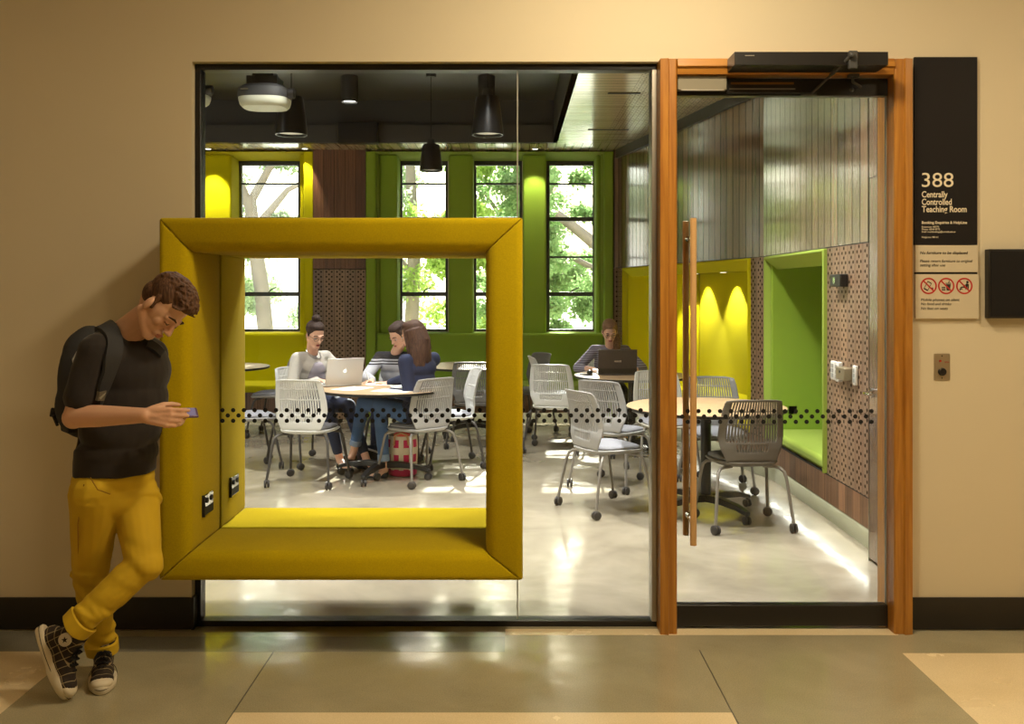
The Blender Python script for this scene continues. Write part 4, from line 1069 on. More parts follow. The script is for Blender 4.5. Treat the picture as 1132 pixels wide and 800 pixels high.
# ------------------------------------------------------------------ people
SKIN_M = mat('skin_warm', rgb(204, 158, 128), .55, var=.05, vscale=14); SKIN_M.node_tree.nodes['Principled BSDF'].inputs['Subsurface Weight'].default_value = .08
SKIN_W = mat('skin_fair', rgb(226, 176, 148), .5, var=.05, vscale=14)
LIP = mat('lips', rgb(168, 84, 74), .4); LIPR = mat('lips_red', rgb(150, 50, 50), .4)
EYEW = mat('eye_white', rgb(226, 222, 214), .2); IRIS = mat('iris', rgb(52, 38, 28), .2); LASH = mat('lash', rgb(40, 28, 22), .8)
def hairmat(name, c):
    m, n, l, p = nt(name)
    tc = n.new('ShaderNodeTexCoord'); mp = n.new('ShaderNodeMapping'); mp.inputs['Scale'].default_value = (160, 160, 22); l.new(tc.outputs['Object'], mp.inputs[0])
    no = n.new('ShaderNodeTexNoise'); no.inputs['Scale'].default_value = 1; no.inputs['Detail'].default_value = 4; l.new(mp.outputs[0], no.inputs['Vector'])
    cr = n.new('ShaderNodeValToRGB'); cr.color_ramp.elements[0].position = .35; cr.color_ramp.elements[1].position = .7
    cr.color_ramp.elements[0].color = tuple(x*.5 for x in c[:3])+(1,); cr.color_ramp.elements[1].color = tuple(min(1, x*1.5) for x in c[:3])+(1,)
    l.new(no.outputs['Fac'], cr.inputs[0]); l.new(cr.outputs[0], p.inputs['Base Color'])
    bp = n.new('ShaderNodeBump'); bp.inputs['Strength'].default_value = .7; bp.inputs['Distance'].default_value = .003; l.new(no.outputs['Fac'], bp.inputs['Height']); l.new(bp.outputs[0], p.inputs['Normal'])
    p.inputs['Roughness'].default_value = .7; p.inputs['Specular IOR Level'].default_value = .3; return m
H_MAN = hairmat('hair_brown', rgb(86, 58, 38)); H_DK = hairmat('hair_dark_brown', rgb(58, 42, 36)); H_LG = hairmat('hair_long_brown', rgb(74, 50, 38)); H_BL = hairmat('hair_light_brown', rgb(134, 100, 74))
def frame3(fwd, up):
    f = Vector(fwd).normalized(); u = Vector(up); u = (u - f*u.dot(f)).normalized(); r = f.cross(u)
    return Matrix((r, f, u)).transposed()
def head(mb, c, R, s=1.0, fem=False):
    c = Vector(c)
    P = lambda x, y, z: c + R @ (Vector((x, y, z))*s)
    e = lambda p, r, rot=None: mb.ell(P(*p), tuple(k*s for k in r), R if rot is None else R @ rot, 20, 14)
    e((0,-.012,.038), (.071,.092,.076)); e((0,.012,.0), (.066,.076,.08)); e((0,.026,-.045), (.052,.058,.058))
    jw = .046 if fem else .051
    for sx in (-1, 1):
        mb.cap(P(sx*jw, -.005, -.055), .022*s, P(sx*.016, .068, -.096), .016*s, 10)
        e((sx*.036,.056,-.022), (.020,.018,.024))                      # cheek
        e((sx*(.074 if fem else .0765),-.004,-.012), (.010,.017,.028), Matrix.Rotation(.15, 3, 'X') @ Matrix.Rotation(sx*-.35, 3, 'Z'))   # ear
        mb.cap(P(sx*.012,.085,.018), .010*s, P(sx*.046,.070,.014), .009*s, 8)       # brow
        e((sx*.010,.097,-.030), (.008,.010,.007))                     # nostril wing
    mb.cap(P(0,.084,.012), .008*s, P(0,.108,-.026), .0105*s, 10)
    e((0,.082,-.060), (.024,.014,.016)); e((0,.072,-.098), (.018,.016,.014))
def face_bits(par, c, R, s=1.0, lip=LIP, brow=LASH, down=True, glasses=False, closed=None):
    c = Vector(c); P = lambda x, y, z: c + R @ (Vector((x, y, z))*s)
    for sx in (-1, 1):
        MB().ell(P(sx*.031,.0775,-.002), (.0125*s,.008*s,.0065*s), R, 14, 10).build('eye', EYEW if not closed else closed, par, smooth=80)
        if not closed: MB().ell(P(sx*.031,.0838,-.004), (.0052*s,.003*s,.0052*s), R, 12, 8).build('iris', IRIS, par, smooth=80)
        b = MB(); b.tube([P(sx*.018,.084,-.001 if closed else .001), P(sx*.031,.087,-.006 if closed else -.001), P(sx*.045,.079,-.001 if closed else .001)], [.0012*s,.002*s,.0012*s], 6); b.build('eyelid', LASH, par, smooth=80)
        b = MB(); b.tube([P(sx*.014,.092,.022), P(sx*.03,.088,.028), P(sx*.050,.073,.021)], [.0025*s,.0042*s,.002*s], 6); b.build('eyebrow', brow, par, smooth=80)
    b = MB(); b.ell(P(0,.0935,-.057), (.022*s,.006*s,.0045*s), R, 14, 8); b.ell(P(0,.0935,-.0655), (.018*s,.006*s,.0055*s), R, 14, 8)
    b.build('lips', lip, par, smooth=80)
    if glasses:
        b = MB()
        for sx in (-1, 1):
            b.tube([P(sx*.033+.021*math.cos(2*PI*k/16), .099, -.003+.016*math.sin(2*PI*k/16)) for k in range(17)], .0016*s, 6, caps=False)
            b.tube([P(sx*.054,.097,.002), P(sx*.074,.0,.0)], .0015*s, 6)
        b.tube([P(-.012,.1,0), P(.012,.1,0)], .0015*s, 6); b.build('glasses', LASH, par, smooth=80)
def hand(mb, w, Fd, Nd, side, s=1.0, curl=(.5,.6,.7,.8), spread=.06, thumb=.6, thumb_out=.7):
    """w wrist, Fd to the fingers, Nd out of the palm, side=+1 right / -1 left"""
    w = Vector(w); Fv = Vector(Fd).normalized(); N = Vector(Nd); N = (N-Fv*N.dot(Fv)).normalized(); S = Fv.cross(N)*side
    pal = .085*s
    for k, o in enumerate((.027, .009, -.009, -.026)):
        kn = w + Fv*(pal - (.0, -.004, .001, .009)[k]*s*1.0) + S*o*s
        mb.cap(w + S*o*.6*s + Fv*.012*s, .015*s, kn, .0115*s, 10)
        d = (Fv + S*spread*(1.5-k)*.7).normalized(); p = kn; a = 0
        for j, (ln, r0, r1) in enumerate(((.041,.0092,.0084),(.026,.0084,.0076),(.020,.0076,.0062))):
            f = (.88, 1, .95, .76)[k]
            a += curl[k]*(.55, 1.0, .7)[j]
            dd = (d*math.cos(a) + N*math.sin(a)).normalized()
            q = p + dd*ln*f*s; mb.cap(p, r0*s, q, r1*s, 8); p = q
    mb.cap(w, .021*s, w+Fv*.05*s+N*.003*s, .017*s, 10)
    b0 = w + Fv*.022*s + S*.022*s + N*.008*s
    d1 = (Fv*.7 + S*thumb_out + N*thumb*.5).normalized(); p1 = b0 + d1*.042*s
    d2 = (Fv*.9 + S*thumb_out*.35 + N*thumb).normalized(); p2 = p1 + d2*.031*s
    d3 = (Fv*1.0 - S*.05 + N*thumb*1.1).normalized(); p3 = p2 + d3*.024*s
    mb.cap(b0, .016*s, p1, .0115*s, 10); mb.cap(p1, .0112*s, p2, .0098*s, 10); mb.cap(p2, .0096*s, p3, .0078*s, 10)
def ik(a, c, l1, l2, pole):
    a, c = Vector(a), Vector(c); d = c-a; L = min(d.length, (l1+l2)*.999); u = d.normalized()
    x = (l1*l1-l2*l2+L*L)/(2*L); h = math.sqrt(max(0, l1*l1-x*x)); p = Vector(pole); p = (p-u*p.dot(u)).normalized()
    return a+u*x+p*h

# ---- the young man
def young_man():
    t = thing('person', 'young man in black t-shirt and mustard trousers leaning on the yellow box, holding a phone', 'person', W(112, 755, 3.66), world=True)
    t.location.z = 0
    hc = W(180, 338, 3.56); HR = frame3((.50, -.26, -.83), (.86, -.04, .46)); hs = 1.02
    # joints
    nk0 = W(136, 372, 3.62); nk1 = W(168, 345, 3.585)
    shR = W(108, 389, 3.47); elR = W(83, 460, 3.43); wrR = W(160, 459, 3.36)
    shL = W(168, 393, 3.76); elL = W(170, 458, 3.80); wrL = W(197, 464, 3.66)
    chest = W(138, 415, 3.62); waist = W(130, 480, 3.64); pel = W(128, 530, 3.64)
    hipR = W(106, 545, 3.57); knR = W(100, 638, 3.66); anR = W(113, 716, 3.74)
    hipL = W(148, 545, 3.68); knL = W(160, 622, 3.56); anL = W(84, 692, 3.47)
    s = MB()
    head(s, hc, HR, hs)
    s.cap(nk0, .062, nk1, .053, 16); s.cap(nk1, .052, hc + HR @ Vector((0, -.045, -.02)), .047, 16)
    s.cap(W(124, 380, 3.60), .05, nk1, .045, 14)
    s.cap(shR, .052, elR, .042, 14); s.ell(elR+Vector((-.005, 0, -.005)), .041); s.cap(elR, .042, elR.lerp(wrR, .35), .040, 14); s.cap(elR.lerp(wrR, .35), .040, wrR, .027, 14)
    s.cap(shL, .050, elL, .040, 14); s.cap(elL, .040, wrL, .026, 14)
    s.cap(shR, .05, shL, .05, 14); s.cap(chest, .10, waist, .10, 16); s.cap(waist, .10, pel, .10, 16)
    s.cap(nk0, .05, chest, .09, 12)
    for h, k, a in ((hipR, knR, anR), (hipL, knL, anL)): s.cap(h, .07, k, .045, 12); s.cap(k, .045, a, .034, 12)
    ph = Vector(W(199, 458, 3.52))
    hand(s, wrR, (1, .10, -.10), (-.05, 1, -.12), +1, 1.0, curl=(.55,.75,.9,1.0), thumb=.62, thumb_out=.42)
    hand(s, wrL, (.02, -1, -.10), (-.15, .0, 1), -1, .98, curl=(.5,.55,.6,.7), thumb=.5, thumb_out=.6)
    skin = blob('body', s, SKIN_M, t, voxel=.0042, smooth=4)
    face_bits(skin, hc, HR, hs, mat('lips_man', rgb(176, 106, 88), .5), mat('brow_brown', rgb(70, 48, 34), .9), closed=SKIN_M)
    # hair: short sides, longer swept top
    P = lambda x, y, z: hc + HR @ (Vector((x, y, z))*hs)
    b = MB()
    b.ell(P(0,-.020,.048), (.0765*hs,.0900*hs,.072*hs), HR @ Matrix.Rotation(-.12, 3, 'X'), 24, 16)
    b.ell(P(0,-.046,.006), (.066*hs,.058*hs,.058*hs), HR, 20, 14)
    b.ell(P(0,.018,.082), (.062*hs,.068*hs,.038*hs), HR, 20, 12)
    b.ell(P(0,.062,.085), (.048*hs,.028*hs,.022*hs), HR @ Matrix.Rotation(-.3, 3, 'X'), 16, 10)
    rr = random.Random(4)
    for k in range(300):
        x = rr.uniform(-.060,.060); y = rr.uniform(-.07,.075); z = .052 + .072*math.sqrt(max(.02, 1-(x/.08)**2-((y+.01)/.10)**2))
        q = P(x, y, z); d = HR @ Vector((rr.uniform(-.3,.3), .8, .35+.3*rr.random())).normalized()
        b.cap(q-d*.016, .0048, q+d*.018, .0018, 6)
    b.cap(P(-.07,-.005,.03), .010, P(-.071,.012,-.012), .007); b.cap(P(.07,-.005,.03), .010, P(.071,.012,-.012), .007)
    hb = blob('hair', b, H_MAN, t, voxel=.0036, smooth=1)
    # t-shirt
    TS = mat('black_cotton', rgb(33, 26, 22), .9, bump=.35, bscale=22, sheen=.1)
    b = MB()
    b.cap(shR, .069, shL, .063, 18); b.cap(W(124, 372, 3.58), .052, shR, .067, 18); b.cap(W(144, 376, 3.66), .05, shL, .062, 18)
    b.cap(shR, .070, shR.lerp(elR, .70), .064, 18)
    b.cap(shL, .064, shL.lerp(elL, .62), .056, 16)
    b.cap(W(122, 376, 3.58), .052, W(150, 384, 3.66), .056, 14)
    TR = frame3((.69, -.72, 0), (0, 0, 1))
    def te(px, py, D, rx, ry, rz): b.ell(W(px, py, D), (rx, ry, rz), TR, 28, 18)
    te(139, 410, 3.62, .175, .125, .14); te(137, 440, 3.62, .168, .125, .13); te(133, 472, 3.625, .155, .120, .12); te(129, 500, 3.63, .152, .120, .095)
    # flat hem
    c = W(127.5, 507, 3.63); rg = []
    for z, k in ((-.055,1.0),(-.02,1.0),(.05,.99)): rg.append([c + TR @ Vector((.150*k*math.cos(a), .118*k*math.sin(a), z+.004*math.sin(3*a))) for a in [2*PI*i/40 for i in range(40)]])
    b.slab(rg)
    # drape folds
    shirt = blob('t_shirt', b, TS, t, voxel=.006, smooth=5)
    # cloth folds pressed into the surface
    for v in shirt.data.vertices:
        n_ = v.normal; q = v.co
        f_ = noise.noise(Vector((q.x*7+q.z*5, q.y*7, q.z*4.5-q.x*6))) + .5*noise.noise(Vector((q.x*16+q.z*9, q.y*14, q.z*9)))
        v.co = q + n_*(.0075*f_)
    col = MB(); cc = W(139, 371, 3.60); CR = frame3((.55, -.45, -.35), (-.42, .1, .9))
    pts = []
    for i in range(33):
        a = 2*PI*i/32; pts.append(cc + CR @ Vector((.078*math.cos(a), .074*math.sin(a), -.002)))
    # trousers
    MUS = mat('mustard_denim', rgb(190, 156, 16), .85, var=.1, vscale=9, bump=.3, bscale=18)
    b = MB()
    b.ell(W(126, 528, 3.635), (.155,.115,.085), TR, 28, 16); b.ell(W(126, 548, 3.635), (.15,.115,.09), TR, 28, 16)
    b.cap(hipR, .098, hipR.lerp(knR, .45), .082, 18); b.cap(hipR.lerp(knR, .45), .082, knR, .063, 18); b.cap(knR, .063, knR.lerp(anR,.5), .058, 18); b.cap(knR.lerp(anR,.5), .058, anR+Vector((0,0,.03)), .050, 18)
    b.cap(hipL, .092, hipL.lerp(knL, .5), .080, 18); b.cap(hipL.lerp(knL, .5), .080, knL, .066, 18); b.ell(knL+Vector((.004,-.004,-.005)), .066)
    b.cap(knL, .064, knL.lerp(anL,.5), .060, 18); b.cap(knL.lerp(anL,.5), .060, anL.lerp(knL,.08), .052, 18)
    rr = random.Random(8)
    def wr(p, ax, r, n, seed):     # bunched creases wrapping a joint
        ax = Vector(ax).normalized(); u = ax.orthogonal().normalized(); v = ax.cross(u)
        for k in range(n):
            a0 = rr.uniform(0, 2*PI); z = rr.uniform(-.05, .05); tl = rr.uniform(-.02,.02)
            b.tube([p + ax*(z+tl*j/4) + (u*math.cos(a0+j*.35)+v*math.sin(a0+j*.35))*r for j in range(6)], [.002,.009,.011,.011,.008,.002], 6)
    wr(knR, anR-knR, .061, 9, 2); wr(knL.lerp(anL,.75), anL-knL, .054, 9, 3); wr(knR.lerp(anR,.8), anR-knR, .053, 8, 4); wr(hipL.lerp(knL,.15), knL-hipL, .09, 6, 5)
    pants = blob('trousers', b, MUS, t, voxel=.006, smooth=2)
    for v in pants.data.vertices:
        n_ = v.normal; q = v.co
        near = max(math.exp(-((q-knL).length/.10)**2), math.exp(-((q-knR).length/.11)**2), math.exp(-((q-knL.lerp(anL,.8)).length/.10)**2), math.exp(-((q-knR.lerp(anR,.85)).length/.10)**2), .5*math.exp(-((q-hipL).length/.12)**2))
        f_ = noise.noise(Vector((q.x*9, q.y*9, q.z*30+q.x*14))) 
        v.co = q + n_*(.003*noise.noise(q*10) + .0085*near*f_)
    for a, kx, tw in ((anR, knR, .0), (anL, knL, .0)):
        ax = (kx-a).normalized(); u = ax.orthogonal().normalized(); v = ax.cross(u); rg = []
        for h, r in ((-.016,.052),(-.012,.060),(.03,.063),(.035,.056),(.02,.05)): rg.append([a + ax*(h+.006*math.sin(2*q)) + (u*math.cos(q)+v*math.sin(q))*r for q in [2*PI*i/32 for i in range(32)]])
        cb = MB(); cb.slab(rg); cb.build('cuff', MUS, pants, smooth=50)
    # stitched seam + pocket line
    ST = mat('seam_thread', rgb(150, 112, 12), .9)
    b = MB(); 
    b.tube([W(93, 535, 3.49), W(86, 580, 3.50), W(87, 625, 3.58)], .0025, 6); b.tube([W(100,528,3.465), W(108, 541, 3.455), W(122, 546, 3.46)], .0025, 6)
    b.build('seam', ST, pants)
    # high-top shoes
    m, n, l, p = nt('plaid_canvas')
    tc = n.new('ShaderNodeTexCoord'); uvn = n.new('ShaderNodeUVMap'); sp = n.new('ShaderNodeSeparateXYZ'); l.new(uvn.outputs[0], sp.inputs[0])
    g = None
    for ax_, o_ in ((0, .0), (1, .01)):
        f = M_(n, 'FRACT', M_(n, 'DIVIDE', sp.outputs[ax_], .027, l), None, l); q = M_(n, 'LESS_THAN', f, .09, l)
        g = q if g is None else M_(n, 'MAXIMUM', g, q, l)
    mx = n.new('ShaderNodeMix'); mx.data_type = 'RGBA'; mx.inputs[6].default_value = rgb(44, 34, 26); mx.inputs[7].default_value = rgb(150, 132, 96); l.new(g, mx.inputs[0]); l.new(mx.outputs[2], p.inputs['Base Color']); p.inputs['Roughness'].default_value = .9
    PLAID = m; RUB = mat('shoe_rubber', rgb(214, 202, 176), .5, var=.08); LACE = mat('black_lace', rgb(26, 22, 20), .9); PATCH = mat('patch_white', rgb(206, 196, 176), .7)
    def shoe(o, Fd, Ud, side, patch):
        """o: middle of the sole under the ankle; toe along Fd"""
        R = frame3(Fd, Ud); o = Vector(o)
        def Q(x, y, z): return o + R @ Vector((x, y, z))
        def outline(k, z, grow=0):
            pts = []
            for i in range(48):
                a = 2*PI*i/48; y = math.sin(a); x = math.cos(a)
                yy = .068 + y*(.142+grow)
                wd = (.047 if y > 0 else .037) + (.006*math.sin(max(0, y)*PI) if y > 0 else 0) + grow
                pts.append((x*wd*(abs(x)**-.15 if abs(x) > .01 else 1), yy, z))
            return [Q(*q) for q in pts]
        sole = MB(); sole.slab([outline(0, 0, -.004), outline(0, .004, .0), outline(0, .028, .002), outline(0, .034, -.003)])
        sb_ = MB()
        sb_.ell(Q(0,.150,.036), (.043,.052,.026), R, 20, 12); sb_.ell(Q(0,.09,.045), (.042,.08,.034), R, 20, 12); sb_.ell(Q(0,.0,.05), (.036,.06,.045), R, 20, 12)
        sb_.cap(Q(0,.0,.06), .038, Q(0,.012,.135), .043, 16); sb_.cap(Q(0,.03,.06), .036, Q(0,.085,.05), .034, 14); sb_.cap(Q(0,.028,.11), .034, Q(0,.07,.062), .032, 14)
        up = blob('shoe', sb_, PLAID, t, voxel=.004, smooth=6)
        uvl = up.data.uv_layers.new(name='UVMap'); Ri = R.transposed()
        for lp in up.data.loops:
            q = Ri @ (up.data.vertices[lp.vertex_index].co - o); uvl.data[lp.index].uv = (q.y + abs(q.x)*.3, q.z + abs(q.x)*.4)
        sole.build('sole', RUB, up, smooth=50)
        tc_ = MB(); tc_.ell(Q(0,.172,.034), (.040,.038,.022), R, 20, 12); tc_.build('toe_cap', RUB, up, smooth=80)
        sn = MB(); sn.tube([Q(math.cos(a)*.0505, .068+math.sin(a)*.1455, .020) for a in [2*PI*i/40 for i in range(41)]], .0013, 6, caps=False); sn.build('sole_stripe', LACE, up)
        lc = MB()
        for k in range(7):
            y = .125-k*.017; z = .068+k*.0125 if k < 5 else .068+k*.013; w = .02
            lc.tube([Q(-w, y-.004, z-.006), Q(-.006, y+.006, z+.009), Q(w, y-.006, z-.004)], .0035, 6); lc.tube([Q(w, y-.002, z-.006), Q(.006, y+.006, z+.010), Q(-w, y-.008, z-.002)], .0035, 6)
        for sx in (-1, 1):
            lc.tube([Q(0,.062,.115), Q(sx*.018,.080,.115), Q(sx*.030,.082,.095), Q(sx*.014,.075,.098), Q(0,.065,.11)], .003, 6); lc.tube([Q(0,.066,.11), Q(sx*.012,.088,.085), Q(sx*.022,.102,.060)], .003, 6)
        lc.build('laces', LACE, up)
        if patch:
            x0 = patch*.0425; c = Q(x0, .012, .105); ex = R @ Vector((0,1,0)); ez = R @ Vector((0,0,1)); nn = R @ Vector((patch,0,0))
            b = MB(); b.prism([c + ex*.024*math.cos(2*PI*i/28) + ez*.024*math.sin(2*PI*i/28) - nn*.004 for i in range(28)], nn*.007); b.build('patch', PATCH, up, smooth=None)
            b = MB(); b.prism([c + nn*.0031 + (ex*math.sin(2*PI*i/10)+ez*math.cos(2*PI*i/10))*(.0125 if i%2 == 0 else .005) for i in range(10)], nn*.001); b.build('star', LACE, up, smooth=None)
    shoe((anR.x+.004, anR.y+.004, .001), (.36, -.93, 0), (0,0,1), 1, 0)
    UL = Vector((.90, .05, .43)).normalized(); FL = Vector((.42, -.12, -.90)).normalized()
    FL = (FL - UL*FL.dot(UL)).normalized(); toe = W(71, 771, 3.50); toe.z = .006
    so_ = toe - FL*.208 
    shoe(so_, FL, UL, -1, 1)
    return t
man = young_man()
phn = thing('smartphone', 'smartphone with purple lit screen held in both hands by the young man', 'phone', W(199, 458, 3.47), world=True)
pc = W(197, 456.5, 3.50); PR = frame3((.90, .42, -.03), (-.25, -.45, .85))
MB().obox(pc, (.070, .138, .009), PR).build('case', mat('purple_case', rgb(92, 66, 96), .35), phn, bevel=.004, seg=3)
MB().obox(pc + PR @ Vector((0,0,.0049)), (.062, .122, .0008), PR).build('screen', EMIT('phone_screen', (.55,.42,.6,1), .35), phn, smooth=None)

# ---- backpack
bp_ = thing('backpack', 'dark grey backpack worn by the young man', 'backpack', W(85, 420, 3.75), world=True)
BPM = mat('backpack_nylon', rgb(38, 38, 40), .75, bump=.3, bscale=90); BPG = mat('backpack_grey_webbing', rgb(96, 88, 74), .8)
BR = frame3((.69, -.72, .02), (.10, -.05, 1))
b = MB(); bc = W(98, 424, 3.80)
def bq(x, y, z): return bc + BR @ Vector((x, y, z))
for (x, y, z, rx, ry, rz) in ((0,0,.02,.12,.068,.215),(0,-.005,-.08,.125,.075,.14),(0,0,.12,.105,.062,.105),(0,-.04,-.06,.095,.05,.14)): b.ell(bq(x, y, z), (rx, ry, rz), BR, 24, 16)
b.obox(bq(0,0,-.04), (.18,.09,.30), BR)
body = blob('body', b, BPM, bp_, voxel=.007, smooth=10)
def snap(obj, pts, off):
    out, ns = [], []
    for p in pts:
        ok, loc, nn_, _ = obj.closest_point_on_mesh(Vector(p)); out.append(loc+nn_*off); ns.append(nn_.copy())
    return out, ns
pp, pn = snap(body, [W(92,366,3.62), W(87,378,3.60), W(82,394,3.60), W(79,412,3.60), W(77,432,3.60)], .001)
MB().tube(pp, .0035, 6).build('piping', mat('piping_grey', rgb(160, 156, 148), .6), body)
shirt_ = [o for o in SC.objects if o.name.startswith('t_shirt')][0]
def strap(pts, nr, w, m, nm='strap', th=.012, off=None):
    P3 = [W(*p) for p in pts]
    # subdivide, lay on the shirt
    P4 = []; W4 = []
    ww = w if isinstance(w, list) else [w]*len(P3)
    for i in range(len(P3)-1):
        for k in range(4): P4.append(P3[i].lerp(P3[i+1], k/4)); W4.append(ww[i]+(ww[i+1]-ww[i])*k/4)
    P4.append(P3[-1]); W4.append(ww[-1])
    if off is None: off = th*.75
    q, ns = snap(shirt_, P4, off)
    for _ in range(3):
        ns = [(ns[max(i-1,0)]+ns[i]+ns[min(i+1,len(ns)-1)]).normalized() for i in range(len(ns))]
        q = [q[0]] + [(q[i-1]+q[i]*2+q[i+1])/4 for i in range(1, len(q)-1)] + [q[-1]]
    MB().ribbon(q, ns, W4, th).build(nm, m, bp_, smooth=50)
n1 = [Vector(v) for v in ((-.3,.2,1),(-.1,-.3,.9),(.15,-.85,.5),(.35,-1,.1),(.3,-1,-.1),(.1,-1,-.1),(-.2,-1,-.2))]
strap([(100,366,3.72),(111,357,3.60),(122,367,3.50),(129,390,3.445),(126,412,3.435),(114,434,3.435),(107,446,3.45)], n1, [.05,.062,.066,.066,.062,.05,.032], BPM, th=.014)
strap([(169,372,3.58),(177,379,3.60),(182,390,3.62)], [Vector((.6,-.8,.5))]*3, .045, BPM)
strap([(110,431,3.43),(105,441,3.43)], None, .036, BPG, 'buckle', .012, off=.014)
strap([(108,435,3.43),(107.4,436.3,3.43)], None, .036, mat('buckle_grey', rgb(140,134,118), .6), 'buckle_stripe', .003, off=.020)
strap([(103,447,3.46),(95,466,3.55),(88,490,3.60),(85,510,3.60),(82,527,3.60)], [Vector((-.3,-1,0))]*5, .036, BPG, 'webbing', .004)
b = MB()
for k in range(6): b.tube([bq(.06+.01*k,-.075,-.10), bq(.10,-.095-.005*k,-.13), bq(.08,-.10,-.17+.01*k)], .006, 6)
b.build('side_buckle', BPM, bp_)

# ---- seated women
def woman(name_lab, hip, fwd, shc, hc, hR, arms, legs, top, bottom, hairf, hs=.96, shw=.165, sleeve=None, glasses=False, lip=LIP, extra=None, skin=SKIN_W, shoes=BLACK, cuffs=None, sleeve_len=1.0, inner=None):
    hip = Vector(hip); f = Vector((fwd[0], fwd[1], 0)).normalized(); r = Vector((f.y, -f.x, 0)); shc = Vector(shc); hc = Vector(hc)
    t = thing('person', name_lab, 'person', (hip.x, hip.y, 0), world=True)
    up = (shc-hip).normalized(); TR = Matrix((r, up.cross(r), up)).transposed()
    s = MB(); head(s, hc, hR, hs, True)
    nb_ = shc + up*.02
    s.cap(nb_, .05, hc + hR @ Vector((0,-.03,-.05)), .043, 14)
    sh = {}
    for sd in (1, -1): sh[sd] = shc + r*shw*sd - up*.03
    s.cap(sh[1], .04, sh[-1], .04, 12); s.cap(shc-up*.08, .085, hip, .10, 14)
    cl = MB(); jn = MB()
    for sd, (wr, Fd, Nd, pole, curl) in arms.items():
        wr = Vector(wr); el = ik(sh[sd], wr, .27, .24, pole)
        s.cap(sh[sd], .038, el, .034, 12); s.cap(el, .034, el.lerp(wr, .4), .032, 12); s.cap(el.lerp(wr, .4), .032, wr, .021, 12)
        hand(s, wr, Fd, Nd, sd, .88, curl=curl)
        cl.cap(sh[sd]-up*.005, .056, el, .050, 14); 
        if sleeve_len > .3: cl.cap(el, .049, el.lerp(wr, min(.93, sleeve_len)), .037, 14)
    for sd, (kn, an, toe) in legs.items():
        hj = hip + r*.085*sd; kn, an, toe = Vector(kn), Vector(an), Vector(toe)
        s.cap(hj, .07, kn, .045, 12); s.cap(kn, .045, an, .032, 12)
        s.cap(an, .031, an.lerp(toe, .35)+Vector((0,0,-.02)), .032, 10); s.cap(an.lerp(toe,.3)+Vector((0,0,-.03)), .030, toe.lerp(an, .12), .022, 10)
        jn.cap(hj, .088, kn, .062, 16); jn.cap(kn, .060, kn.lerp(an, .5), .052, 16); jn.cap(kn.lerp(an,.5), .052, kn.lerp(an, .82), .044, 16)
    jn.ell(hip, (.165,.125,.10), TR, 20, 12)
    body = blob('body', s, skin, t, voxel=.0052, smooth=4)
    face_bits(body, hc, hR, hs, lip, glasses=glasses)
    jb = blob('trousers', jn, bottom, t, voxel=.009, smooth=4)
    if cuffs:
        for sd, (kn, an, toe) in legs.items():
            kn, an = Vector(kn), Vector(an); MB().cyl(kn.lerp(an,.76), kn.lerp(an,.87), .050, .049).build('cuff', cuffs, jb, bevel=.006)
    cl.cap(sh[1]+up*.008, .052, sh[-1]+up*.008, .052, 14)
    for k, (rx, ry, rz_) in ((.10,(.155,.115,.12)),(.35,(.145,.105,.12)),(.6,(.155,.115,.12)),(.8,(.165,.115,.10)),(.93,(.14,.085,.055))): cl.ell(hip.lerp(shc, k), (rx, ry, rz_), TR, 24, 14)
    topo = blob('top', cl, top, t, voxel=.0085, smooth=4)
    for sd, (kn, an, toe) in legs.items():
        an, toe = Vector(an), Vector(toe); b = MB(); d = toe-an
        b.ell(an.lerp(toe,.0)+Vector((0,0,-.045)), (.033,.033,.028)); b.cap(an+Vector((0,0,-.055)), .028, toe+Vector((0,0,-.002)), .026, 12)
        blob('shoe', b, shoes, t, voxel=.007, smooth=3)
    hairf(t, hc, hR, hs)
    if extra: extra(t, body, topo, sh, hip, shc, up, r, TR)
    return t
def hair_cap(b, hc, R, s):
    P = lambda x, y, z: hc + R @ (Vector((x, y, z))*s)
    b.ell(P(0,-.024,.046), (.080*s,.096*s,.078*s), R, 24, 16); b.ell(P(0,.004,.080), (.070*s,.068*s,.042*s), R, 20, 12)
    return P
def bun(t, hc, R, s):
    b = MB(); P = hair_cap(b, hc, R, s)
    b.ell(P(0,-.045,.135), (.042*s,.042*s,.032*s), R); b.ell(P(.012,-.03,.150), (.028*s,.03*s,.02*s), R); b.ell(P(-.01,-.06,.145), (.03*s,.026*s,.022*s), R); b.ell(P(0,-.04,.11), (.03*s,.03*s,.03*s), R)
    for sx in (-1, 1): b.cap(P(sx*.07,.0,.03), .014*s, P(sx*.072,.018,-.005), .008*s)
    blob('hair', b, H_DK, t, voxel=.006, smooth=2)
def tied(t, hc, R, s):
    b = MB(); P = hair_cap(b, hc, R, s)
    b.cap(P(0,-.10,.02), .03*s, P(0,-.13,-.06), .026*s)
    for sx in (-1, 1): b.cap(P(sx*.066,.02,.04), .016*s, P(sx*.070,.03,-.01), .008*s)
    blob('hair', b, H_DK, t, voxel=.006, smooth=2)
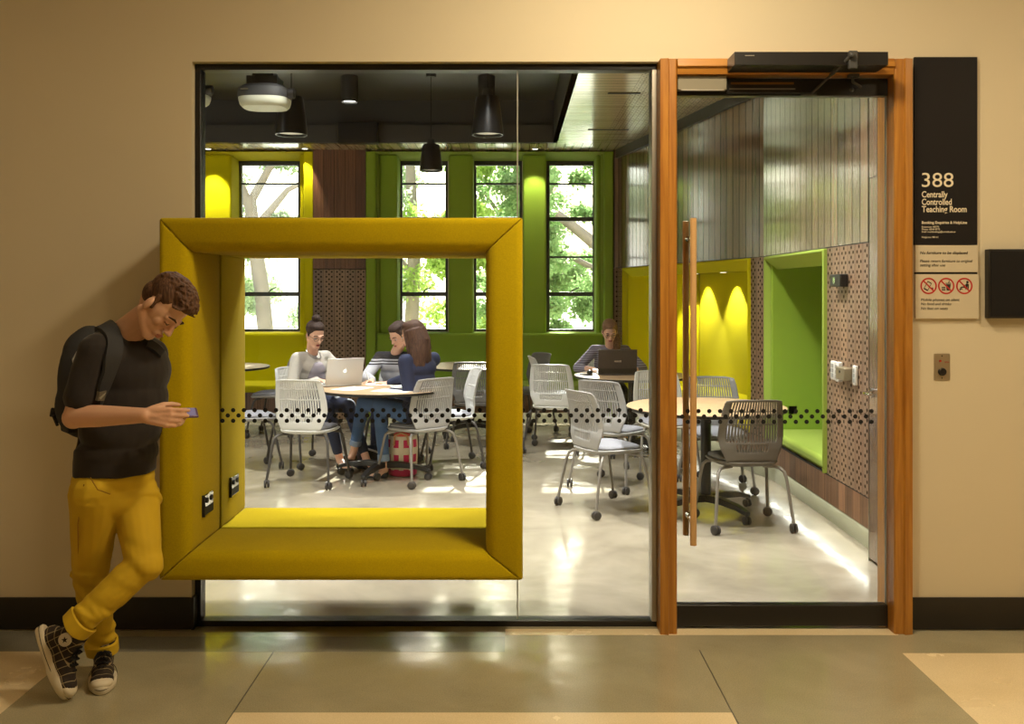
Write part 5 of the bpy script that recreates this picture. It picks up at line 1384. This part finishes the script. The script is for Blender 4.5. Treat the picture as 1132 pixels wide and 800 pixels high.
def longhair(t, hc, R, s):
    b = MB(); P = hair_cap(b, hc, R, s); rr = random.Random(2)
    dn = Vector((0,0,-1))
    for k in range(100):
        a = rr.uniform(-PI*.06, PI*1.06) + PI      # back half
        x = math.cos(a)*.076; y = -.02 + math.sin(a)*.088
        p0 = P(x, y, .04-.03*rr.random()); p1 = P(x*1.08, y*1.0-.012, -.07); ln = rr.uniform(.15,.26)
        p2 = p1 + dn*ln*.5 + R @ Vector((x*.25, -.01, 0)); p3 = p1 + dn*ln + R @ Vector((x*.35+rr.uniform(-.01,.01), -.01+rr.uniform(-.01,.01), 0))
        b.tube([p0, p1, p2, p3], [.019,.019,.016,.004], 8)
    b.ell(P(0,-.075,-.08), (.07*s,.035*s,.10*s), R); 
    for sx in (-1, 1):
        b.tube([P(sx*.06,.03,.05), P(sx*.082,.02,-.03), P(sx*.078,.03,-.12), P(sx*.07,.04,-.20)], [.014,.017,.016,.006], 8)
    blob('hair', b, H_LG, t, voxel=.006, smooth=2)
def ponytail(t, hc, R, s):
    b = MB(); P = hair_cap(b, hc, R, s)
    for sx in (-1, 1): b.cap(P(sx*.066,.02,.04), .014*s, P(sx*.072,.01,-.01), .008*s)
    b.tube([P(-.04,-.08,-.03), P(-.080,-.03,-.09), P(-.078,.06,-.15), P(-.070,.10,-.22), P(-.066,.10,-.29)], [.03,.036,.038,.032,.010], 10)
    blob('hair', b, H_BL, t, voxel=.006, smooth=2)
JEAN_D = mat('dark_jeans', rgb(40, 48, 72), .85, var=.15, vscale=9); JEAN_B = mat('blue_jeans', rgb(74, 104, 148), .85, var=.2, vscale=12); TRS = mat('black_trousers', rgb(30, 30, 34), .85)
KNIT = mat('oatmeal_knit', rgb(190, 184, 174), .95, var=.1, vscale=60, bump=.6, bscale=160)
LILAC = mat('lilac_grey_jersey', rgb(160, 152, 160), .9)
NAVY = mat('navy_denim_cardigan', rgb(28, 35, 62), .9, var=.15, vscale=10, bump=.4, bscale=30)
def stripes(name, a, b_, per, frac):
    m, n, l, p = nt(name); tc = n.new('ShaderNodeTexCoord'); sp = n.new('ShaderNodeSeparateXYZ'); l.new(tc.outputs['Object'], sp.inputs[0])
    k = M_(n, 'LESS_THAN', M_(n, 'FRACT', M_(n, 'DIVIDE', sp.outputs[2], per, l), None, l), frac, l)
    mx = n.new('ShaderNodeMix'); mx.data_type = 'RGBA'; mx.inputs[6].default_value = a; mx.inputs[7].default_value = b_; l.new(k, mx.inputs[0]); l.new(mx.outputs[2], p.inputs['Base Color']); p.inputs['Roughness'].default_value = .9; return m
STRIPE4 = stripes('grey_pinstripe_jersey', rgb(150, 144, 156), rgb(96, 90, 104), .022, .4)
def block():
    m, n, l, p = nt('black_and_grey_jumper'); tc = n.new('ShaderNodeTexCoord'); sp = n.new('ShaderNodeSeparateXYZ'); l.new(tc.outputs['Object'], sp.inputs[0])
    z = sp.outputs[2]; hi = M_(n, 'GREATER_THAN', z, .86, l)
    bands = M_(n, 'MAXIMUM', M_(n, 'MULTIPLY', M_(n,'GREATER_THAN', z, .872, l), M_(n,'LESS_THAN', z, .884, l), l), M_(n, 'MULTIPLY', M_(n,'GREATER_THAN', z, .896, l), M_(n,'LESS_THAN', z, .908, l), l), l)
    dk = M_(n, 'MULTIPLY', hi, M_(n, 'SUBTRACT', 1, bands, l), l)
    mx = n.new('ShaderNodeMix'); mx.data_type = 'RGBA'; mx.inputs[6].default_value = rgb(176, 176, 182); mx.inputs[7].default_value = rgb(30, 28, 32); l.new(dk, mx.inputs[0]); l.new(mx.outputs[2], p.inputs['Base Color']); p.inputs['Roughness'].default_value = .9; return m
def w1x(t, body, topo, sh, hip, shc, up, r, TR):
    b = MB(); fw = TR @ Vector((0, 1, 0))
    for k, (rx, ry) in ((.35,(.075,.045)),(.6,(.08,.05)),(.76,(.07,.045))): b.ell(hip.lerp(shc, k)+fw*.084, (rx*1.25, ry, .085), TR, 20, 12)
    blob('inner_top', b, LILAC, t, voxel=.008, smooth=6)
    c = shc+up*.035+fw*.02
    MB().tube([c + TR @ Vector((.062*math.cos(a), .062*math.sin(a), -.03*math.sin(a)-.01)) for a in [2*PI*i/24 for i in range(25)]], .004, 6, caps=False).build('necklace', STEEL, t)
fdir = Vector((.70, -.71, 0))
woman('woman with hair bun and oatmeal cardigan working at the silver laptop', (-1.80, YD(8.36), .53), (.78,-.63), W(345, 392, 8.20), W(348.5, 369.5, 8.10),
      frame3((.55,-.72,-.42), (.25,-.30,.92)),
      {1: (W(352, 420, 8.08)+Vector((0,0,0)), (.75,-.6,-.05), (0,0,-1), (-.7,-.3,-.6), (.35,.4,.4,.45)), -1: (W(372, 419, 8.15), (.55,-.8,-.05), (0,0,-1), (.6,.6,-.5), (.35,.4,.4,.45))},
      {1: ((-1.55, YD(7.98), .53), (-1.45, YD(8.0), .09), (-1.33, YD(7.86), .03)), -1: ((-1.40, YD(8.14), .53), (-1.22, YD(7.98), .09), (-1.07, YD(7.88), .03))},
      KNIT, JEAN_D, bun, lip=LIPR, glasses=True, extra=w1x, shw=.16)
def w2x(t, body, topo, sh, hip, shc, up, r, TR):
    b = W(404, 409, 8.03); e = W(407.5, 419, 8.05); MB().tube([b, e], .0045, 8).build('pen', PAPER, t)
woman('woman in black and grey jumper with a pen, behind the woman in navy', (-1.03, YD(8.64), .53), (-.15,-1), W(438, 392, 8.50), W(441, 370, 8.40),
      frame3((-.55,-.62,-.52), (-.25,-.25,.9)),
      {1: (W(411.5, 420, 8.12), (-.55,-.8,-.12), (0.3,0,-1), (-.7,.2,-.6), (.7,.9,.9,.9)), -1: (W(436, 421, 8.10), (-.75,-.5,-.1), (0,0,-1), (.8,.2,-.5), (.35,.4,.45,.5))},
      {1: ((-1.16, YD(8.22), .53), (-1.2, YD(8.3), .09), (-1.22, YD(8.1), .03)), -1: ((-.94, YD(8.22), .53), (-.9, YD(8.36), .09), (-.88, YD(8.16), .03))},
      block(), JEAN_D, tied, extra=w2x, shw=.155)
def w3x(t, body, topo, sh, hip, shc, up, r, TR):
    b = MB(); fw = TR @ Vector((0, 1, 0))
    for x in (-.12, -.04, .05, .13): b.cap(hip + TR @ Vector((x, -.06, .06)), .06, hip + TR @ Vector((x, -.03, -.045)), .035, 12)
    b.ell(hip + TR @ Vector((-.08, .08, .02)), (.09,.12,.07), TR)
    blob('cardigan_hem', b, NAVY, t, voxel=.009, smooth=5)
woman('woman with long brown hair in navy cardigan and cuffed jeans, back to the viewer', (-.76, YD(7.62), .53), (-.78,.60), W(464, 394, 7.60), W(456, 370, 7.60),
      frame3((-.86,.36,-.28), (-.25,.1,.95)),
      {-1: (W(431, 433, 7.62), (-.95,.25,-.1), (0,0,-1), (.6,-.5,-.7), (.25,.25,.3,.35)), 1: (W(430, 424, 7.95), (-.8,.3,.05), (0,0,-1), (.6,.6,-.6), (.4,.4,.4,.4))},
      {-1: (W(420, 447, 7.72), W(425, 519, 7.70), W(408, 527.5, 7.70)), 1: (W(402, 445, 7.92), W(391, 499, 7.98), W(384, 510, 7.90))},
      NAVY, JEAN_B, longhair, shw=.17, extra=w3x, cuffs=mat('jean_cuff', rgb(140, 160, 190), .85), shoes=mat('black_flats', rgb(24,24,32), .5))
def w4x(t, body, topo, sh, hip, shc, up, r, TR): pass
woman('woman with glasses and side ponytail behind the black laptop', (.99, YD(9.82), .53), (0,-1), W(674, 384.5, 9.62), W(674, 366, 9.52),
      frame3((0.02,-.86,-.50), (0,-.45,.9)),
      {1: (W(657, 408, 9.32), (.1,-.95,-.12), (.1,0,-1), (-.9,.1,-.5), (.35,.4,.45,.5)), -1: (W(697, 410, 9.30), (-.2,-.95,-.12), (0,0,-1), (.9,.1,-.5), (.35,.4,.45,.5))},
      {1: ((.90, YD(9.42), .53), (.88, YD(9.5), .09), (.88, YD(9.28), .03)), -1: ((1.09, YD(9.42), .53), (1.12, YD(9.5), .09), (1.12, YD(9.28), .03))},
      STRIPE4, TRS, ponytail, glasses=True, shw=.16, sleeve_len=.45)
# ------------------------------------------------------------------ outside
BOUNCE_GROUND = mat('pale_bounce_ground', rgb(205, 202, 188), .9, var=.12, vscale=1.5)  # ground made pale as a reflector, bouncing sun up to the room ceiling
sbox('ground_outside', -30, 30, YD(11.95), 50, -.3, -.05, BOUNCE_GROUND)
def leafmat(name, c):
    m = bpy.data.materials.new(name); m.use_nodes = True
    n = m.node_tree.nodes; l = m.node_tree.links; n.clear()
    o = n.new('ShaderNodeOutputMaterial'); d = n.new('ShaderNodeBsdfDiffuse'); t = n.new('ShaderNodeBsdfTranslucent'); mx = n.new('ShaderNodeMixShader'); mx.inputs[0].default_value = .5
    tc = n.new('ShaderNodeTexCoord'); no = n.new('ShaderNodeTexNoise'); no.inputs['Scale'].default_value = 1.6; l.new(tc.outputs['Object'], no.inputs['Vector'])
    cr = n.new('ShaderNodeValToRGB'); cr.color_ramp.elements[0].position = .35; cr.color_ramp.elements[1].position = .65
    cr.color_ramp.elements[0].color = tuple(x*.7 for x in c[:3])+(1,); cr.color_ramp.elements[1].color = tuple(min(1, x*1.3) for x in c[:3])+(1,)
    l.new(no.outputs['Fac'], cr.inputs[0]); l.new(cr.outputs[0], d.inputs[0]); l.new(cr.outputs[0], t.inputs[0])
    l.new(d.outputs[0], mx.inputs[1]); l.new(t.outputs[0], mx.inputs[2]); l.new(mx.outputs[0], o.inputs[0]); return m
BARK = mat('pale_bark', rgb(128, 118, 104), .9, var=.3, vscale=6, bump=.6, bscale=30)
L1 = leafmat('leaf_fresh', rgb(150, 176, 88)); L2 = leafmat('leaf_mid', rgb(140, 168, 112)); L3 = leafmat('leaf_dusty', rgb(156, 174, 136))
def tree(x, D, lab, trunk, boughs, crown, nleaf, lm, seed):
    rnd = random.Random(seed); y = YD(D)
    t = thing('tree', lab, 'tree', (x, y, -.05), group='trees outside the windows')
    tr = MB(); tr.tube([(px_, py_, pz) for px_, py_, pz, r in trunk], [r for *_, r in trunk], 12); tr.build('trunk', BARK, t, smooth=60)
    bo = MB()
    for pts in boughs: bo.tube([p[:3] for p in pts], [p[3] for p in pts], 8)
    bo.build('branches', BARK, t, smooth=60)
    b = MB()
    for k in range(nleaf):
        c, r = crown[rnd.randrange(len(crown))]
        while True:
            q = Vector((rnd.uniform(-1,1), rnd.uniform(-1,1), rnd.uniform(-1,1)))
            if q.length < 1: break
        # leaves gather in sprays
        q = q*(.55+.45*rnd.random())
        p = Vector(c) + Vector((q.x*r[0], q.y*r[1], q.z*r[2]))
        s = rnd.uniform(.07, .13); a = Vector((rnd.gauss(0,1), rnd.gauss(0,1), rnd.gauss(0,1))).normalized(); d = a.orthogonal().normalized()
        d = (d*math.cos(k) + a.cross(d)*math.sin(k)); w = a.cross(d).normalized()
        b.add([p, p+d*s*.5+w*s*.28, p+d*s, p+d*s*.5-w*s*.28], [(0,1,2,3)])
    me = bpy.data.meshes.new('foliage'); me.from_pydata([tuple(v) for v in b.v], [], b.f); me.materials.append(lm)
    o = bpy.data.objects.new('foliage', me); link(o, t)
    return t
def crown(n, cx, cy, z0, z1, rx, ry, rr, seed):
    r = random.Random(seed); out = []
    for k in range(n):
        s = r.uniform(*rr); out.append(((cx+r.uniform(-rx, rx), cy+r.uniform(-ry, ry), r.uniform(z0, z1)), (s, s, s*.7)))
    return out
tree(-4.55, 16.5, 'pale trunked forked tree outside the left window', [(.35,0,0,.15),(.2,0,1.6,.135),(.05,0,2.6,.125),(0,0,3.2,.10)],
     [[(0,0,3.0,.09),(-.5,0,4.2,.06),(-1.0,.2,5.6,.04)], [(0,0,3.1,.08),(.5,0,4.0,.06),(1.1,.2,5.4,.04)], [(.05,0,2.6,.09),(.7,-.2,3.3,.05),(1.5,-.2,3.7,.03)]],
     crown(60, 0, .8, .8, 6.0, 2.6, 1.6, (.25,.6), 3), 34000, L3, 11)
tree(-1.9, 17.5, 'bushy light green tree outside the window left of centre', [(0,0,0,.14),(.1,0,2,.12),(0,0,4.5,.08)], [[(0.05,0,2,.06),(.8,0,3.2,.03)], [(.1,0,1.8,.06),(-.8,0,3.0,.03)]],
     crown(34, 0, 0, .6, 5.4, 1.5, 1.4, (.25,.55), 5), 12000, L1, 12)
tree(.1, 18.5, 'loose green tree outside the middle window', [(0,0,0,.13),(-.1,0,2.2,.11),(.1,0,5,.07)], [[(-.1,0,2.2,.06),(.7,0,3.6,.03)], [(-.05,0,2.6,.05),(-.9,0,3.9,.03)]],
     crown(48, 0, 0, .8, 5.4, 1.5, 1.3, (.25,.5), 8), 20000, L2, 13)
tree(2.1, 17.0, 'leaning tree with a long diagonal bough outside the right window', [(.8,0,0,.2),(.6,0,.8,.18),(.1,0,1.7,.14),(-.6,0,2.4,.11),(-1.3,0,2.95,.08)],
     [[(.1,0,1.7,.09),(-.5,-.1,1.9,.06),(-1.4,-.1,2.35,.04)], [(-.6,0,2.4,.06),(-.4,0,3.6,.03)], [(.6,0,.8,.12),(.9,.2,3,.08),(1.2,.2,5,.05)]],
     crown(62, -.3, .7, .7, 5.8, 1.9, 1.2, (.25,.55), 9), 30000, L2, 14)
tree(-7.2, 19.0, 'tree outside at the far left', [(0,0,0,.14),(0,0,2.5,.1),(0,0,5,.06)], [[(0,0,2,.06),(.8,0,3,.03)]], crown(20, 0, 0, 1, 5.4, 1.6, 1.4, (.3,.6), 15), 3500, L2, 16)
# ------------------------------------------------------------------ light
def area(name, loc, tgt, sx, sy, power, col, spread=180):
    l = bpy.data.lights.new(name, 'AREA'); l.shape = 'RECTANGLE'; l.size = sx; l.size_y = sy; l.energy = power; l.color = col; l.spread = math.radians(spread)
    o = bpy.data.objects.new(name, l); COL.objects.link(o); o.location = loc
    d = Vector(tgt)-Vector(loc); o.rotation_euler = d.to_track_quat('-Z', 'Y').to_euler()
    return o
# corridor downlights: real fittings in the corridor ceiling
def corridor_light(x, y, power, lab):
    t = thing('ceiling_downlight', lab, 'downlight', (x, y, 3.4))
    MB().lathe([(.23, -.006), (.23, 0)], n=32).build('trim_ring', STEEL, t)
    MB().lathe([(.21, -.008), (.21, -.005)], n=32).build('lens', EMIT('corridor_lens', (1, .78, .5, 1), 3), t)
    l = bpy.data.lights.new('lamp', 'AREA'); l.shape = 'DISK'; l.size = .40; l.energy = power; l.color = (1, .82, .55); l.spread = math.radians(180)
    o = bpy.data.objects.new('lamp', l); COL.objects.link(o); o.parent = t; o.location = (0, 0, -.02)
corridor_light(.6, -1.25, 60, 'round corridor downlight above the timber door')
corridor_light(3.3, -1.8, 34, 'round corridor downlight to the right of the signs')
corridor_light(-2.8, -2.4, 8, 'round corridor downlight over the young man')
corridor_light(1.0, -2.55, 24, 'round corridor downlight further from the glass wall')
# daylight
w = bpy.data.worlds.new('sky'); SC.world = w; w.use_nodes = True
n = w.node_tree.nodes; l = w.node_tree.links
bg = n['Background']
sky = n.new('ShaderNodeTexSky'); sky.sky_type = 'NISHITA'; sky.sun_disc = False; sky.sun_elevation = math.radians(32); sky.sun_rotation = math.radians(5); sky.air_density = 1.5; sky.dust_density = 4
mx = n.new('ShaderNodeMix'); mx.data_type = 'RGBA'; mx.inputs[0].default_value = .75; mx.inputs[7].default_value = (3.2, 3.3, 3.4, 1)
l.new(sky.outputs[0], mx.inputs[6]); l.new(mx.outputs[2], bg.inputs[0]); bg.inputs[1].default_value = 1.0
s = bpy.data.lights.new('sun', 'SUN'); s.energy = 30; s.angle = math.radians(.6); s.color = (1, .96, .88)
so = bpy.data.objects.new('sun', s); COL.objects.link(so)
so.rotation_euler = Vector((-.05, -1, -math.tan(math.radians(33)))).to_track_quat('-Z', 'Y').to_euler()
# daylight portals in the four window openings
for k, (x0, x1) in enumerate(wins):
    pl = bpy.data.lights.new('window_portal', 'AREA'); pl.shape = 'RECTANGLE'; pl.size = x1-x0; pl.size_y = WZ1-WZ0; pl.cycles.is_portal = True
    po = bpy.data.objects.new('window_portal', pl); COL.objects.link(po); po.location = ((x0+x1)/2, YD(11.97), (WZ0+WZ1)/2); po.rotation_euler = (-PI/2, 0, 0)
# linear strips hidden under the benches
LED = EMIT('led_strip', (1, .97, .85, 1), 4)
def led(p0, p1, z, power, lab):
    p0, p1 = Vector(p0), Vector(p1); c = (p0+p1)/2; L = (p1-p0).length; d = (p1-p0).normalized()
    b = MB(); nn = Vector((-d.y, d.x))*.01
    b.prism([(p0.x-nn.x, p0.y-nn.y, z), (p1.x-nn.x, p1.y-nn.y, z), (p1.x+nn.x, p1.y+nn.y, z), (p0.x+nn.x, p0.y+nn.y, z)], (0, 0, .004))
    o = b.build('led_strip', LED, smooth=None); tag(o, lab, 'light strip')
    l = bpy.data.lights.new('strip', 'AREA'); l.shape = 'RECTANGLE'; l.size = L; l.size_y = .02; l.energy = power; l.color = (1, .97, .86)
    q = bpy.data.objects.new('strip_light', l); COL.objects.link(q); q.location = (c.x, c.y, z-.003)
    q.rotation_euler = (0, 0, math.atan2(d.y, d.x))
led((2.045, Cc[1]+.05), (2.045, B[1]-.05), .166, 2.6, 'light strip under the plinth of the green alcove')
s_ = onAB(.1); e_ = onAB(Lab-.05); led((s_[0]+.045, s_[1]), (e_[0]+.045, e_[1]), .166, 2.6, 'light strip under the plinth of the yellow alcove')
led((px1+.2, YD(10.84)), (1.05, YD(10.84)), .3, 9, 'light strip under the green wall bench')
led((-5.0, YD(10.84)), (px0-.2, YD(10.84)), .3, 6, 'light strip under the yellow wall bench')

SC.view_settings.view_transform = 'Standard'; SC.view_settings.look = 'None'; SC.view_settings.gamma = 1; SC.view_settings.use_curve_mapping = False
SC.view_settings.exposure = 0.0
cy = SC.cycles
cy.use_denoising = True
cy.max_bounces = 10; cy.diffuse_bounces = 5; cy.glossy_bounces = 5; cy.transmission_bounces = 6; cy.transparent_max_bounces = 24
cy.sample_clamp_indirect = 8; cy.caustics_reflective = False; cy.caustics_refractive = False; cy.blur_glossy = .5
